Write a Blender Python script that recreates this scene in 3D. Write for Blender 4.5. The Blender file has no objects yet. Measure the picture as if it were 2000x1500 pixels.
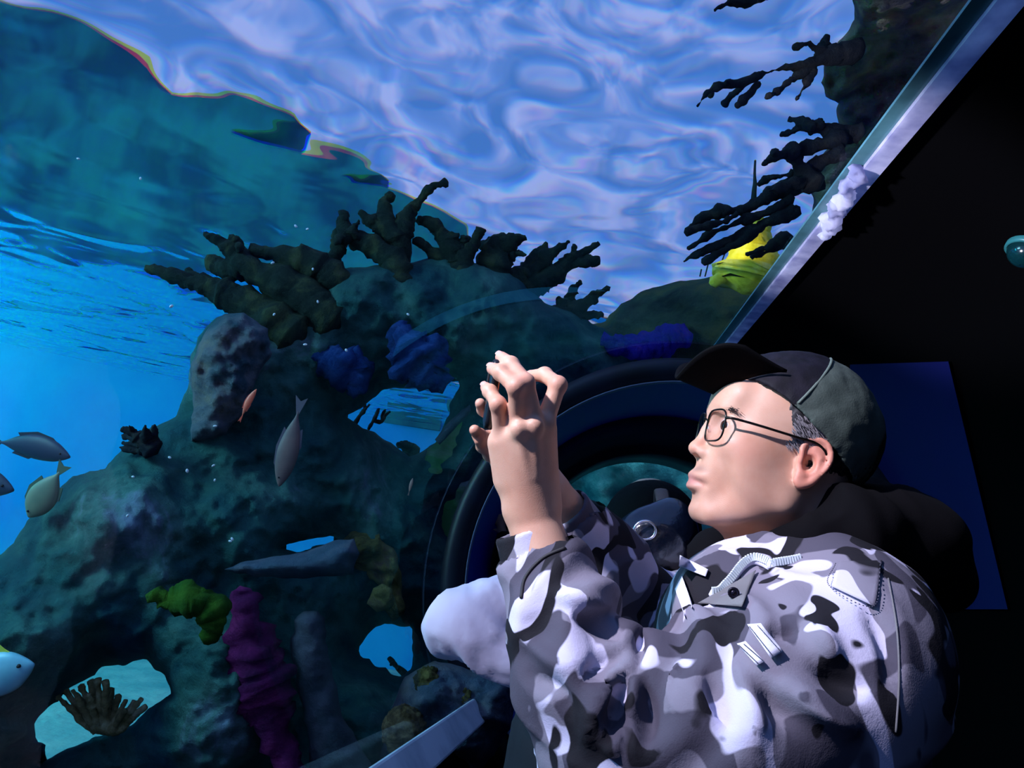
import bpy, bmesh, math, random
import numpy as np
from mathutils import Vector, Matrix
random.seed(7)
SC = bpy.context.scene
COL = SC.collection
# ------------------------------------------------------------------ camera
FPX = 1400.0
ROLL = math.radians(8.0)
PITCH = math.radians(11.9)
CAMZ = 1.45
f_ = np.array([0, math.cos(PITCH), math.sin(PITCH)])
r0 = np.array([1.0, 0, 0]); u0 = np.cross(r0, f_)
# true up leans to the right in the frame
X_ = r0 * math.cos(ROLL) - (-u0) * (-1) * 0 + 0 * u0
X_ = r0 * math.cos(ROLL) + u0 * math.sin(ROLL)
Y_ = -r0 * math.sin(ROLL) + u0 * math.cos(ROLL)
Z_ = f_
BAS = np.stack([X_, Y_, Z_])            # rows: view right, view up, view forward in world axes
EYE = np.array([0, 0, CAMZ])
def W(v):                                # view-aligned metres -> world metres
    return np.asarray(v, float) @ BAS + EYE
def V(px, py, d):                        # pixel + distance along the axis -> view-aligned metres
    return np.array([(px - 1000) / FPX * d, (750 - py) / FPX * d, d])
def P(px, py, d):
    return W(V(px, py, d))
UPV = BAS @ np.array([0, 0, 1.0])        # world up in view axes
cam = bpy.data.cameras.new('camera'); co = bpy.data.objects.new('camera', cam); COL.objects.link(co)
cam.sensor_width = 36; cam.lens = 36 * FPX / 2000; cam.clip_start = 0.02
M = Matrix([[X_[0], Y_[0], -Z_[0], EYE[0]], [X_[1], Y_[1], -Z_[1], EYE[1]], [X_[2], Y_[2], -Z_[2], EYE[2]], [0, 0, 0, 1]])
co.matrix_world = M
SC.camera = co
vs = SC.view_settings; vs.view_transform = 'Standard'; vs.look = 'None'; vs.gamma = 1; vs.use_curve_mapping = False; vs.exposure = 0.0
cy = SC.cycles
cy.use_denoising = True; cy.max_bounces = 10; cy.transparent_max_bounces = 12; cy.transmission_bounces = 6; cy.glossy_bounces = 4; cy.diffuse_bounces = 3
cy.sample_clamp_indirect = 6.0; cy.blur_glossy = 0.5

# ------------------------------------------------------------------ helpers
def lin(c):
    if isinstance(c, str):
        c = [int(c[i:i + 2], 16) / 255 for i in (0, 2, 4)]
    return tuple((x / 12.92 if x <= .04045 else ((x + .055) / 1.055) ** 2.4) for x in c[:3]) + (1,)
class NT:
    def __init__(s, name):
        s.m = bpy.data.materials.new(name); s.m.use_nodes = True
        s.t = s.m.node_tree; s.t.nodes.clear()
        s.out = s.n('ShaderNodeOutputMaterial')
    def n(s, typ, **kw):
        nd = s.t.nodes.new(typ)
        for k, v in kw.items():
            if k.startswith('i_'):
                nd.inputs[k[2:].replace('_', ' ')].default_value = v
            else:
                setattr(nd, k, v)
        return nd
    def l(s, a, b):
        s.t.links.new(a, b)
    def ramp(s, stops, interp='LINEAR'):
        nd = s.n('ShaderNodeValToRGB'); nd.color_ramp.interpolation = interp
        el = nd.color_ramp.elements
        while len(el) < len(stops): el.new(0.5)
        for e, (p, c) in zip(el, stops): e.position = p; e.color = c if len(c) == 4 else tuple(c) + (1,)
        return nd
def pmat(name, color, rough=.6, metal=0, bump=None, spec=.5, sheen=0, var=None, alpha=None, emit=None, sss=0, coat=0):
    """var=(colour2, scale, lo, hi); bump=(scale, strength, distance)"""
    k = NT(name); b = k.n('ShaderNodeBsdfPrincipled'); k.l(b.outputs[0], k.out.inputs[0])
    c = lin(color); b.inputs['Base Color'].default_value = c
    b.inputs['Roughness'].default_value = rough; b.inputs['Metallic'].default_value = metal
    b.inputs['Specular IOR Level'].default_value = spec
    if sheen: b.inputs['Sheen Weight'].default_value = sheen
    if coat: b.inputs['Coat Weight'].default_value = coat; b.inputs['Coat Roughness'].default_value = .1
    if sss:
        b.inputs['Subsurface Weight'].default_value = sss; b.inputs['Subsurface Radius'].default_value = (.008, .003, .0015); b.inputs['Subsurface Scale'].default_value = 1.0
    if alpha is not None: b.inputs['Alpha'].default_value = alpha
    if emit: b.inputs['Emission Color'].default_value = lin(emit[0]); b.inputs['Emission Strength'].default_value = emit[1]
    tc = k.n('ShaderNodeTexCoord')
    if var:
        nz = k.n('ShaderNodeTexNoise', i_Scale=var[1], i_Detail=6.0); k.l(tc.outputs['Object'], nz.inputs['Vector'])
        rp = k.ramp([(var[2], c), (var[3], lin(var[0]))]); k.l(nz.outputs['Fac'], rp.inputs[0]); k.l(rp.outputs[0], b.inputs['Base Color'])
    if bump:
        nz = k.n('ShaderNodeTexNoise', i_Scale=bump[0], i_Detail=8.0); k.l(tc.outputs['Object'], nz.inputs['Vector'])
        bp = k.n('ShaderNodeBump', i_Strength=bump[1], i_Distance=bump[2]); k.l(nz.outputs['Fac'], bp.inputs['Height']); k.l(bp.outputs[0], b.inputs['Normal'])
    return k.m
def mesh(name, verts, faces, mat, parent=None, smooth=True, view=True, origin=None, matidx=None):
    """verts in view-aligned metres when view, else world"""
    v = np.asarray(verts, float).reshape(-1, 3)
    if view: v = W(v)
    if origin is None:
        if parent is not None: origin = np.array(parent.matrix_world.translation) if parent.parent is None else np.array(parent['_o'])
        else: origin = np.array([(v[:, 0].min() + v[:, 0].max()) / 2, (v[:, 1].min() + v[:, 1].max()) / 2, v[:, 2].min()])
    me = bpy.data.meshes.new(name)
    me.from_pydata((v - origin).tolist(), [], [list(map(int, f)) for f in faces]); me.update()
    mats = mat if isinstance(mat, (list, tuple)) else [mat]
    for m in mats: me.materials.append(m)
    if matidx is not None: me.polygons.foreach_set('material_index', np.asarray(matidx, np.int32))
    if smooth: me.polygons.foreach_set('use_smooth', [True] * len(me.polygons))
    o = bpy.data.objects.new(name, me); COL.objects.link(o)
    if parent is not None:
        o.parent = parent
        po = np.array(parent['_o'])
        o.location = Vector(origin - po)
    else: o.location = Vector(origin)
    o['_o'] = [float(x) for x in origin]
    return o
def fixn(o):
    bm = bmesh.new(); bm.from_mesh(o.data); bmesh.ops.recalc_face_normals(bm, faces=bm.faces); bm.to_mesh(o.data); bm.free(); return o
def empty(name, loc):
    o = bpy.data.objects.new(name, None); COL.objects.link(o); o.location = Vector(loc); o.empty_display_size = .05
    o['_o'] = [float(x) for x in loc]
    bpy.context.view_layer.update()
    return o
def tag(o, label=None, cat=None, group=None, kind=None):
    if label: o['label'] = label
    if cat: o['category'] = cat
    if group: o['group'] = group
    if kind: o['kind'] = kind
    return o
def struct(o): o['kind'] = 'structure'; return o
class MB:
    """collects pieces in view metres"""
    def __init__(s): s.v = []; s.f = []; s.n = 0
    def add(s, v, f):
        v = np.asarray(v, float); s.v.append(v); s.f += [[i + s.n for i in q] for q in f]; s.n += len(v); return s
    def build(s, name, mat, parent=None, **k): return mesh(name, np.concatenate(s.v), s.f, mat, parent, **k)
def tube(pts, rad, seg=10, flat=None, cap=True):
    """round or flattened tube through pts with radius per point; flat=(axis, ratio)"""
    pts = np.asarray(pts, float); n = len(pts)
    rad = np.broadcast_to(np.asarray(rad, float), (n,))
    t = np.gradient(pts, axis=0); t /= np.linalg.norm(t, axis=1, keepdims=True) + 1e-12
    up = np.array([0, 0, 1.0]) if flat is None else np.asarray(flat[0], float)
    if flat is None and abs(t[0] @ up) > .9: up = np.array([1.0, 0, 0])
    v = []
    a = np.cross(t[0], up); a /= np.linalg.norm(a) + 1e-12
    for i in range(n):
        if flat is not None: a = np.cross(t[i], up)
        else: a = a - t[i] * (a @ t[i])
        a = a / (np.linalg.norm(a) + 1e-12); b = np.cross(t[i], a)
        for k in range(seg):
            th = 2 * math.pi * k / seg
            v.append(pts[i] + rad[i] * (a * math.cos(th) + b * math.sin(th) * (1 if flat is None else flat[1])))
    f = [[i * seg + k, i * seg + (k + 1) % seg, (i + 1) * seg + (k + 1) % seg, (i + 1) * seg + k] for i in range(n - 1) for k in range(seg)]
    if cap:
        v.append(pts[0] - t[0] * rad[0] * .5); v.append(pts[-1] + t[-1] * rad[-1] * .5); c0, c1 = len(v) - 2, len(v) - 1
        f += [[c0, (k + 1) % seg, k] for k in range(seg)] + [[c1, (n - 1) * seg + k, (n - 1) * seg + (k + 1) % seg] for k in range(seg)]
    return np.array(v), f
def spline(pts, n=12):
    """Catmull-Rom through points (any dimension)"""
    p = np.asarray(pts, float); p = np.vstack([2 * p[0] - p[1], p, 2 * p[-1] - p[-2]]); out = []
    for i in range(1, len(p) - 2):
        for t in np.linspace(0, 1, n, endpoint=False):
            a, b, c, d = p[i - 1], p[i], p[i + 1], p[i + 2]
            out.append(.5 * (2 * b + (c - a) * t + (2 * a - 5 * b + 4 * c - d) * t * t + (3 * b - a - 3 * c + d) * t ** 3))
    out.append(p[-2]); return np.array(out)
def box(c, ax, h):
    """box: centre, three axis vectors, half sizes"""
    ax = [np.asarray(a, float) / np.linalg.norm(a) for a in ax]
    v = [np.asarray(c, float) + sx * h[0] * ax[0] + sy * h[1] * ax[1] + sz * h[2] * ax[2] for sx in (-1, 1) for sy in (-1, 1) for sz in (-1, 1)]
    return np.array(v), [[0, 1, 3, 2], [4, 6, 7, 5], [0, 4, 5, 1], [2, 3, 7, 6], [0, 2, 6, 4], [1, 5, 7, 3]]
# ---- numpy noise
def _h(ix, iy, iz, s):
    n = (ix.astype(np.int64) * 374761393 + iy.astype(np.int64) * 668265263 + iz.astype(np.int64) * 2147483647 + s * 1274126177) & 0xffffffff
    n = ((n ^ (n >> 13)) * 1274126177) & 0xffffffff
    n = n ^ (n >> 16)
    return (n & 0xffff) / 65535.0 * 2 - 1
def vnoise(p, s=0):
    i = np.floor(p).astype(np.int64); f = p - i; f = f * f * (3 - 2 * f)
    r = 0
    for dx in (0, 1):
        for dy in (0, 1):
            for dz in (0, 1):
                w = (f[:, 0] if dx else 1 - f[:, 0]) * (f[:, 1] if dy else 1 - f[:, 1]) * (f[:, 2] if dz else 1 - f[:, 2])
                r = r + w * _h(i[:, 0] + dx, i[:, 1] + dy, i[:, 2] + dz, s)
    return r
def fbm(p, oct=4, s=0, gain=.5):
    r = 0; a = 1; p = np.asarray(p, float)
    for o in range(oct): r = r + a * vnoise(p * 2 ** o, s + o * 17); a *= gain
    return r
def vnormals(v, f):
    f4 = np.array([q if len(q) == 4 else list(q) + [q[-1]] for q in f]); n = np.zeros_like(v)
    fn = np.cross(v[f4[:, 2]] - v[f4[:, 0]], v[f4[:, 3]] - v[f4[:, 1]])
    for k in range(4): np.add.at(n, f4[:, k], fn)
    return n / (np.linalg.norm(n, axis=1, keepdims=True) + 1e-12)
# ---- signed-distance modelling on a grid
class Field:
    def __init__(s, lo, hi, h):
        s.lo = np.asarray(lo, float); s.h = h; s.n = np.ceil((np.asarray(hi) - s.lo) / h).astype(int) + 1
        s.d = np.full(s.n, .08, np.float32)
    def sub(s, lo, hi):
        a = np.clip(np.floor((np.asarray(lo) - s.lo) / s.h).astype(int), 0, s.n); b = np.clip(np.ceil((np.asarray(hi) - s.lo) / s.h).astype(int) + 1, 0, s.n)
        if np.any(b <= a): return None, None
        g = np.meshgrid(*[np.arange(a[i], b[i]) * s.h + s.lo[i] for i in range(3)], indexing='ij')
        return (slice(a[0], b[0]), slice(a[1], b[1]), slice(a[2], b[2])), [x.astype(np.float32) for x in g]
    def put(s, sl, dn, k, op):
        o = s.d[sl]
        if op == 'add':
            hh = np.maximum(k - np.abs(o - dn), 0) / k; s.d[sl] = np.minimum(o, dn) - hh * hh * k * .25
        elif op == 'cut':
            hh = np.maximum(k - np.abs(o + dn), 0) / k; s.d[sl] = np.maximum(o, -dn) + hh * hh * k * .25
        else:
            hh = np.maximum(k - np.abs(o - dn), 0) / k; s.d[sl] = np.maximum(o, dn) + hh * hh * k * .25
    def cap(s, a, b, ra, rb=None, k=.01, op='add', sq=None):
        """round cone a->b; sq=(axis, ratio) squashes the section along axis"""
        a = np.asarray(a, float); b = np.asarray(b, float); rb = ra if rb is None else rb
        mg = max(ra, rb) * (max(1, 1 / sq[1]) if sq is not None else 1) + max(k, .008) + .01
        if sq is not None: mg *= 1.3
        sl, g = s.sub(np.minimum(a, b) - mg, np.maximum(a, b) + mg)
        if sl is None: return s
        ab = b - a; L = max(ab @ ab, 1e-12)
        q = [g[i] - a[i] for i in range(3)]
        t = np.clip((q[0] * ab[0] + q[1] * ab[1] + q[2] * ab[2]) / L, 0, 1)
        r = [q[i] - t * ab[i] for i in range(3)]
        if sq is None: d = np.sqrt(r[0] ** 2 + r[1] ** 2 + r[2] ** 2) - (ra + (rb - ra) * t)
        else:
            x = np.asarray(sq[0], float); x = x / np.linalg.norm(x); c = r[0] * x[0] + r[1] * x[1] + r[2] * x[2]
            d = np.sqrt(np.maximum(r[0] ** 2 + r[1] ** 2 + r[2] ** 2 - c * c, 0) + (c * sq[1]) ** 2) - (ra + (rb - ra) * t)
            if sq[1] > 1: d = d / (1 + (sq[1] - 1) * .5)
        s.put(sl, d, k, op); return s
    def ell(s, c, r, ax=None, k=.01, op='add'):
        """ellipsoid: centre, radii, rows of axes"""
        c = np.asarray(c, float); r = np.asarray(r, float); ax = np.eye(3) if ax is None else np.asarray(ax)
        ext = np.sqrt(((ax * r[:, None]) ** 2).sum(0)) + max(k, .008) + .01
        sl, g = s.sub(c - ext, c + ext)
        if sl is None: return s
        q = [g[i] - c[i] for i in range(3)]
        l = [(q[0] * ax[i][0] + q[1] * ax[i][1] + q[2] * ax[i][2]) / r[i] for i in range(3)]
        k0 = np.sqrt(l[0] ** 2 + l[1] ** 2 + l[2] ** 2) + 1e-6
        k1 = np.sqrt((l[0] / r[0]) ** 2 + (l[1] / r[1]) ** 2 + (l[2] / r[2]) ** 2) + 1e-6
        s.put(sl, k0 * (k0 - 1) / k1, k, op); return s
    def half(s, c, n, k=.01):
        """keep the side n points away from"""
        n = np.asarray(n, float) / np.linalg.norm(n)
        sl, g = s.sub(s.lo, s.lo + s.n * s.h)
        s.put(sl, sum((g[i] - c[i]) * n[i] for i in range(3)), k, 'and'); return s
    def mesh(s, smooth=1):
        d = s.d; ins = d < 0
        n = s.n; c = np.zeros(n - 1, np.int8)
        for dx in (0, 1):
            for dy in (0, 1):
                for dz in (0, 1): c += ins[dx:n[0] - 1 + dx, dy:n[1] - 1 + dy, dz:n[2] - 1 + dz]
        act = (c > 0) & (c < 8); idx = np.full(n - 1, -1, np.int64); cells = np.argwhere(act); idx[act] = np.arange(len(cells))
        acc = np.zeros((len(cells), 3)); cnt = np.zeros(len(cells))
        cor = [(x, y, z) for x in (0, 1) for y in (0, 1) for z in (0, 1)]
        val = {q: d[cells[:, 0] + q[0], cells[:, 1] + q[1], cells[:, 2] + q[2]].astype(float) for q in cor}
        for q in cor:
            for ax in range(3):
                if q[ax] == 0:
                    q2 = list(q); q2[ax] = 1; q2 = tuple(q2); a, b = val[q], val[q2]; m = (a < 0) != (b < 0)
                    t = np.where(m, a / np.where(a == b, 1, a - b), 0); p = np.array(q, float)[None].repeat(len(cells), 0); p[:, ax] = t
                    acc[m] += p[m]; cnt[m] += 1
        v = (cells + acc / cnt[:, None]) * s.h + s.lo
        F = []
        for ax in range(3):
            o1, o2 = (ax + 1) % 3, (ax + 2) % 3
            A = ins; sl0 = [slice(None)] * 3; sl1 = [slice(None)] * 3; sl0[ax] = slice(0, -1); sl1[ax] = slice(1, None)
            a, b = A[tuple(sl0)], A[tuple(sl1)]
            e = np.argwhere(a != b); e = e[(e[:, o1] > 0) & (e[:, o2] > 0) & (e[:, o1] < n[o1] - 1) & (e[:, o2] < n[o2] - 1)]
            fl = a[e[:, 0], e[:, 1], e[:, 2]]
            q = []
            for (i, j) in ((1, 1), (0, 1), (0, 0), (1, 0)):
                w = e.copy(); w[:, o1] -= i; w[:, o2] -= j; q.append(idx[w[:, 0], w[:, 1], w[:, 2]])
            q = np.stack(q, 1); q[~fl] = q[~fl][:, ::-1]; F.append(q)
        F = np.concatenate(F); F = F[(F >= 0).all(1)]
        for _ in range(smooth):
            sm = np.zeros_like(v); ct = np.zeros(len(v))
            for k in range(4):
                a, b = F[:, k], F[:, (k + 1) % 4]
                np.add.at(sm, a, v[b]); np.add.at(ct, a, 1)
            v = np.where(ct[:, None] > 0, v * .5 + .5 * sm / np.maximum(ct, 1)[:, None], v)
        return v, F
# ------------------------------------------------------------------ sky above the tank
wd = bpy.data.worlds.new('sky'); SC.world = wd; wd.use_nodes = True
t = wd.node_tree; t.nodes.clear()
wo = t.nodes.new('ShaderNodeOutputWorld'); bg = t.nodes.new('ShaderNodeBackground'); t.links.new(bg.outputs[0], wo.inputs[0])
tc = t.nodes.new('ShaderNodeTexCoord'); mp = t.nodes.new('ShaderNodeMapping'); mp.inputs['Scale'].default_value = (1, 1, 2.2)
t.links.new(tc.outputs['Generated'], mp.inputs[0])
nz = t.nodes.new('ShaderNodeTexNoise'); nz.inputs['Scale'].default_value = 5.4; nz.inputs['Detail'].default_value = 3.0; nz.inputs['Distortion'].default_value = 2.8
t.links.new(mp.outputs[0], nz.inputs['Vector'])
rp = t.nodes.new('ShaderNodeValToRGB'); e = rp.color_ramp.elements
e[0].position = .36; e[0].color = lin('467cd0'); e[1].position = .66; e[1].color = lin('9db2f7')
x = e.new(.5); x.color = lin('6691e4')
t.links.new(nz.outputs['Fac'], rp.inputs[0]); t.links.new(rp.outputs[0], bg.inputs[0]); bg.inputs[1].default_value = .92

# ------------------------------------------------------------------ tunnel frame: axis of the round viewing tunnel
A0 = V(1330, 1160, 3.5); AD = np.array([.0764, -.223, 1.0]); AD /= np.linalg.norm(AD)
RT = 1.163
e1 = UPV - AD * (UPV @ AD); e1 /= np.linalg.norm(e1)          # up, square to the axis
e2 = np.cross(AD, e1); e2 /= np.linalg.norm(e2)
if e2[0] < 0: e2 = -e2                                          # to the right
def T(s, ang, r=RT):                                            # s metres along the axis from the ring; ang from up, clockwise to the right
    return A0 + AD * s + r * (e1 * math.cos(ang) + e2 * math.sin(ang))
def hit(px, py, r=RT):
    d = V(px, py, 1.0); d /= np.linalg.norm(d); o = -A0
    dp = d - AD * (d @ AD); op = o - AD * (o @ AD)
    a = dp @ dp; b = 2 * dp @ op; c = op @ op - r * r
    tt = (-b + math.sqrt(b * b - 4 * a * c)) / (2 * a); p = d * tt
    q = p - A0; s = q @ AD; q = q - AD * s
    return s, math.atan2(q @ e2, q @ e1), p
WZ = CAMZ + 1.9                                                  # water level
def rotx(p, ang): return p
# water surface: still sheet, ripples in the normal, a slightly different bend for each colour
k = NT('water surface')
tc = k.n('ShaderNodeTexCoord'); mp = k.n('ShaderNodeMapping'); k.l(tc.outputs['Object'], mp.inputs[0])
mp.inputs['Rotation'].default_value = (0, 0, math.radians(-28)); mp.inputs['Scale'].default_value = (.62, 1.0, 1)
n1 = k.n('ShaderNodeTexNoise', i_Scale=.62, i_Detail=1.0, i_Distortion=.8); k.l(mp.outputs[0], n1.inputs['Vector'])
n2 = k.n('ShaderNodeTexNoise', i_Scale=1.35, i_Detail=1.0, i_Distortion=1.0); k.l(tc.outputs['Object'], n2.inputs['Vector'])
b1 = k.n('ShaderNodeBump', i_Strength=1.0, i_Distance=.16); k.l(n1.outputs['Fac'], b1.inputs['Height'])
b2 = k.n('ShaderNodeBump', i_Strength=1.0, i_Distance=.05); k.l(n2.outputs['Fac'], b2.inputs['Height']); k.l(b1.outputs[0], b2.inputs['Normal'])
sh = []
for c, i in (((1, 0, 0, 1), 1.0285), ((0, 1, 0, 1), 1.030), ((0, 0, 1, 1), 1.032)):
    g = k.n('ShaderNodeBsdfGlass', i_Color=c, i_Roughness=0.0, i_IOR=i); k.l(b2.outputs[0], g.inputs['Normal']); sh.append(g)
a1 = k.n('ShaderNodeAddShader'); k.l(sh[0].outputs[0], a1.inputs[0]); k.l(sh[1].outputs[0], a1.inputs[1])
a2 = k.n('ShaderNodeAddShader'); k.l(a1.outputs[0], a2.inputs[0]); k.l(sh[2].outputs[0], a2.inputs[1]); k.l(a2.outputs[0], k.out.inputs[0])
M_water = k.m
o = mesh('water_surface', [[-22, -6, WZ], [22, -6, WZ], [22, 18, WZ], [-22, 18, WZ]], [[0, 1, 2, 3]], M_water, view=False, smooth=False); struct(o)

# tank back wall (bowed) and sand bed
M_back = pmat('tank blue wall', '0886d2', .8, var=('0ca6d8', .5, .35, .7))
BW = []
for i in range(49):
    a = math.radians(-72 + 150 * i / 48); BW.append((14.0 * math.sin(a), 14.0 * math.cos(a)))
v = [(x, y, z) for (x, y) in BW for z in (-1.6, WZ + .35)]
o = mesh('wall_back', v, [[2 * i, 2 * i + 1, 2 * i + 3, 2 * i + 2] for i in range(48)], M_back, view=False); struct(o)
# added dark wall, seen through the surface, imitating the reef mirrored in the water
M_mirrored = pmat('mirrored reef dark', '164a60', .9, var=('2e8486', .8, .38, .62))
def skyward(px, py, yp):                 # where a view ray lands on the plane y = yp after bending at the water
    d = V(px, py, 1.0) @ BAS; d /= np.linalg.norm(d); p = EYE + d * ((WZ - CAMZ) / d[2]); hz = d[:2] * 1.03; L = np.linalg.norm(hz); e = np.array([*hz, math.sqrt(max(1e-3, 1 - L * L))])
    q = p + e * ((yp - p[1]) / e[1]); return q
sky_px = spline(np.array([(-60, -40), (0, 2), (70, 18), (140, 46), (215, 90), (290, 130), (306, 158), (318, 182), (390, 190), (480, 200), (555, 214), (580, 230), (562, 250), (500, 262), (452, 268), (500, 284), (580, 290), (660, 296), (712, 308), (742, 326), (715, 342), (664, 352), (740, 366), (800, 380), (850, 400), (890, 425), (912, 450), (916, 480)], float), 3)
v = [skyward(x, y, 13.8) for x, y in sky_px]
zl = v[0][2] + .3; zr = WZ - .1
v = [np.array([-26, 13.8, zl])] + v + [np.array([v[-1][0], 13.8, zr]), np.array([-26, 13.8, zr])]; n = len(v)
v = v + [q + np.array([0, 1.0, 0]) for q in v]
o = mesh('wall_reflection', v, [list(range(n)), [n + i for i in range(n)][::-1]] + [[i, n + i, n + (i + 1) % n, (i + 1) % n] for i in range(n)], M_mirrored, view=False, smooth=False); fixn(o); struct(o)
M_sand = pmat('sand', 'a8c8b0', .9, var=('6fa89a', 1.6, .35, .65), bump=(9, .6, .05))
o = mesh('floor_sand', [[-15, -2, -1.2], [15, -2, -1.2], [15, 15, -1.2], [-15, 15, -1.2]], [[0, 1, 2, 3]], M_sand, view=False, smooth=False); struct(o)

# acrylic arch: from the ledge on the left over to the top seam
k = NT('acrylic'); tr = k.n('ShaderNodeBsdfTransparent'); tr.inputs[0].default_value = (.97, .985, .985, 1)
gl = k.n('ShaderNodeBsdfGlossy', i_Roughness=0.0); fr = k.n('ShaderNodeFresnel', i_IOR=1.16); mx = k.n('ShaderNodeMixShader')
k.l(fr.outputs[0], mx.inputs[0]); k.l(tr.outputs[0], mx.inputs[1]); k.l(gl.outputs[0], mx.inputs[2]); k.l(mx.outputs[0], k.out.inputs[0]); M_acr = k.m
def shell(s0, s1, a0, a1, r, na=40, ns=2):
    v = [T(s0 + (s1 - s0) * j / ns, math.radians(a0 + (a1 - a0) * i / na), r) for i in range(na + 1) for j in range(ns + 1)]
    f = [[i * (ns + 1) + j, i * (ns + 1) + j + 1, (i + 1) * (ns + 1) + j + 1, (i + 1) * (ns + 1) + j] for i in range(na) for j in range(ns)]
    return v, f
v, f = shell(-5.5, -.0, -124, 1.2, RT); o = mesh('window_1', v, f, M_acr); struct(o)
pp = o.data.polygons[0]; ctr = W(A0 + AD * ((np.mean([v[i] for i in f[0]], 0) - A0) @ AD)) - np.array(o['_o'])
if pp.normal.dot(Vector(ctr) - pp.center) < 0: o.data.flip_normals()      # front faces look into the tunnel
M_black = pmat('black paint', '020203', .85, spec=.05)
v, f = shell(-5.5, -.04, 3.5, 180, RT + .012); o = fixn(mesh('ceiling', v, f, M_black)); struct(o)
v, f = shell(-5.5, -.04, 180, 236, RT + .012); o = fixn(mesh('wall_left', v, f, M_black)); struct(o)
def sweep(prof, a_s0, a_s1, ns=30, closed=True, jit=0):
    """profile (angle deg, radius) swept along the axis"""
    v = []; m = len(prof)
    for j in range(ns + 1):
        s = a_s0 + (a_s1 - a_s0) * j / ns
        for (a, r) in prof: v.append(T(s, math.radians(a), r))
    f = [[j * m + i, j * m + (i + 1) % m, (j + 1) * m + (i + 1) % m, (j + 1) * m + i] for j in range(ns) for i in range(m if closed else m - 1)]
    f += [list(range(m))[::-1], [ns * m + i for i in range(m)]]
    return v, f
k = NT('pale sealant'); d1 = k.n('ShaderNodeBsdfDiffuse'); d2 = k.n('ShaderNodeBsdfTranslucent'); mx = k.n('ShaderNodeMixShader'); mx.inputs[0].default_value = .6
tc = k.n('ShaderNodeTexCoord'); nz = k.n('ShaderNodeTexNoise', i_Scale=9.0, i_Detail=5.0); k.l(tc.outputs['Object'], nz.inputs['Vector']); rp = k.ramp([(.35, lin('a4a6cc')), (.6, lin('f2f0ff'))]); k.l(nz.outputs['Fac'], rp.inputs[0])
for d in (d1, d2): k.l(rp.outputs[0], d.inputs[0])
k.l(d1.outputs[0], mx.inputs[1]); k.l(d2.outputs[0], mx.inputs[2]); k.l(mx.outputs[0], k.out.inputs[0]); M_seam = k.m
M_edge = pmat('acrylic edge', '4f7f86', .3, var=('2e565c', 8, .4, .7))
v, f = sweep([(1.25, RT + .004), (1.3, RT - .022), (3.6, RT - .022), (3.65, RT + .004)], -5.4, .05); o = fixn(mesh('trim_1', v, f, M_seam, smooth=False)); struct(o)
v, f = sweep([(-.4, RT - .004), (-.4, RT - .012), (1.3, RT - .012), (1.3, RT - .004)], -5.4, .05); o = fixn(mesh('trim_2', v, f, M_edge, smooth=False)); struct(o)
M_ledge = pmat('pale ledge', 'dfe3ee', .5, var=('a9b0c0', 6, .4, .7))
p1 = hit(792, 1500, 1.03)[2]; p2 = hit(992, 1342, 1.03)[2]; ld = (p2 - p1) / np.linalg.norm(p2 - p1); p1 = p1 - ld * 1.6
rd = A0 + AD * ((p2 - A0) @ AD) - p2; rd = rd - ld * (rd @ ld); rd /= np.linalg.norm(rd); wd_ = np.cross(ld, rd)
vv, ff = box((p1 + p2) / 2, (ld, wd_, rd), (np.linalg.norm(p2 - p1) / 2, .05, .02)); o = mesh('trim_3', vv, ff, M_ledge, smooth=False); struct(o)
bv = o.modifiers.new('round', 'BEVEL'); bv.width = .008; bv.segments = 2
# round portal: flange, ring lip, deep blue tube, far flange
def revolve(prof, n=96):
    """profile (s, r) turned about the tunnel axis"""
    m = len(prof); v = [T(s, 2 * math.pi * i / n, r) for i in range(n) for (s, r) in prof]
    f = [[i * m + j, i * m + j + 1, ((i + 1) % n) * m + j + 1, ((i + 1) % n) * m + j] for i in range(n) for j in range(m - 1)]
    return v, f
M_flange = pmat('flange dark', '0a0c18', .45, var=('10142a', 5, .4, .7))
M_lip = pmat('flange lip', '6a6f8c', .35)
M_tube = pmat('tube blue', '1616a8', .5)
portal = empty('portal_ring', W(T(0, math.pi, RT)))
tag(portal, 'dark round tunnel portal ring with deep blue inner wall behind the man', 'portal')
def part(name, vf, mat, parent, **k): return mesh(name, vf[0], vf[1], mat, parent, origin=np.array(parent['_o']), **k)
fixn(part('outer_flange', revolve([(.02, RT + .02), (-.03, RT + .02), (-.03, RT - .02), (-.02, RT - .1), (.02, RT - .1)]), M_flange, portal))
fixn(part('lip', revolve([(-.024, RT - .1), (-.034, RT - .104), (-.024, RT - .11), (.0, RT - .11)]), M_lip, portal))
fixn(part('inner_wall', revolve([(.0, RT - .11), (.35, RT - .13), (.8, RT - .14)]), M_tube, portal))
fixn(part('far_flange', revolve([(.8, RT - .14), (.82, RT - .2), (1.4, RT - .24), (1.42, RT - .3), (2.0, RT - .3), (2.05, RT - .1)]), M_flange, portal))
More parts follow.
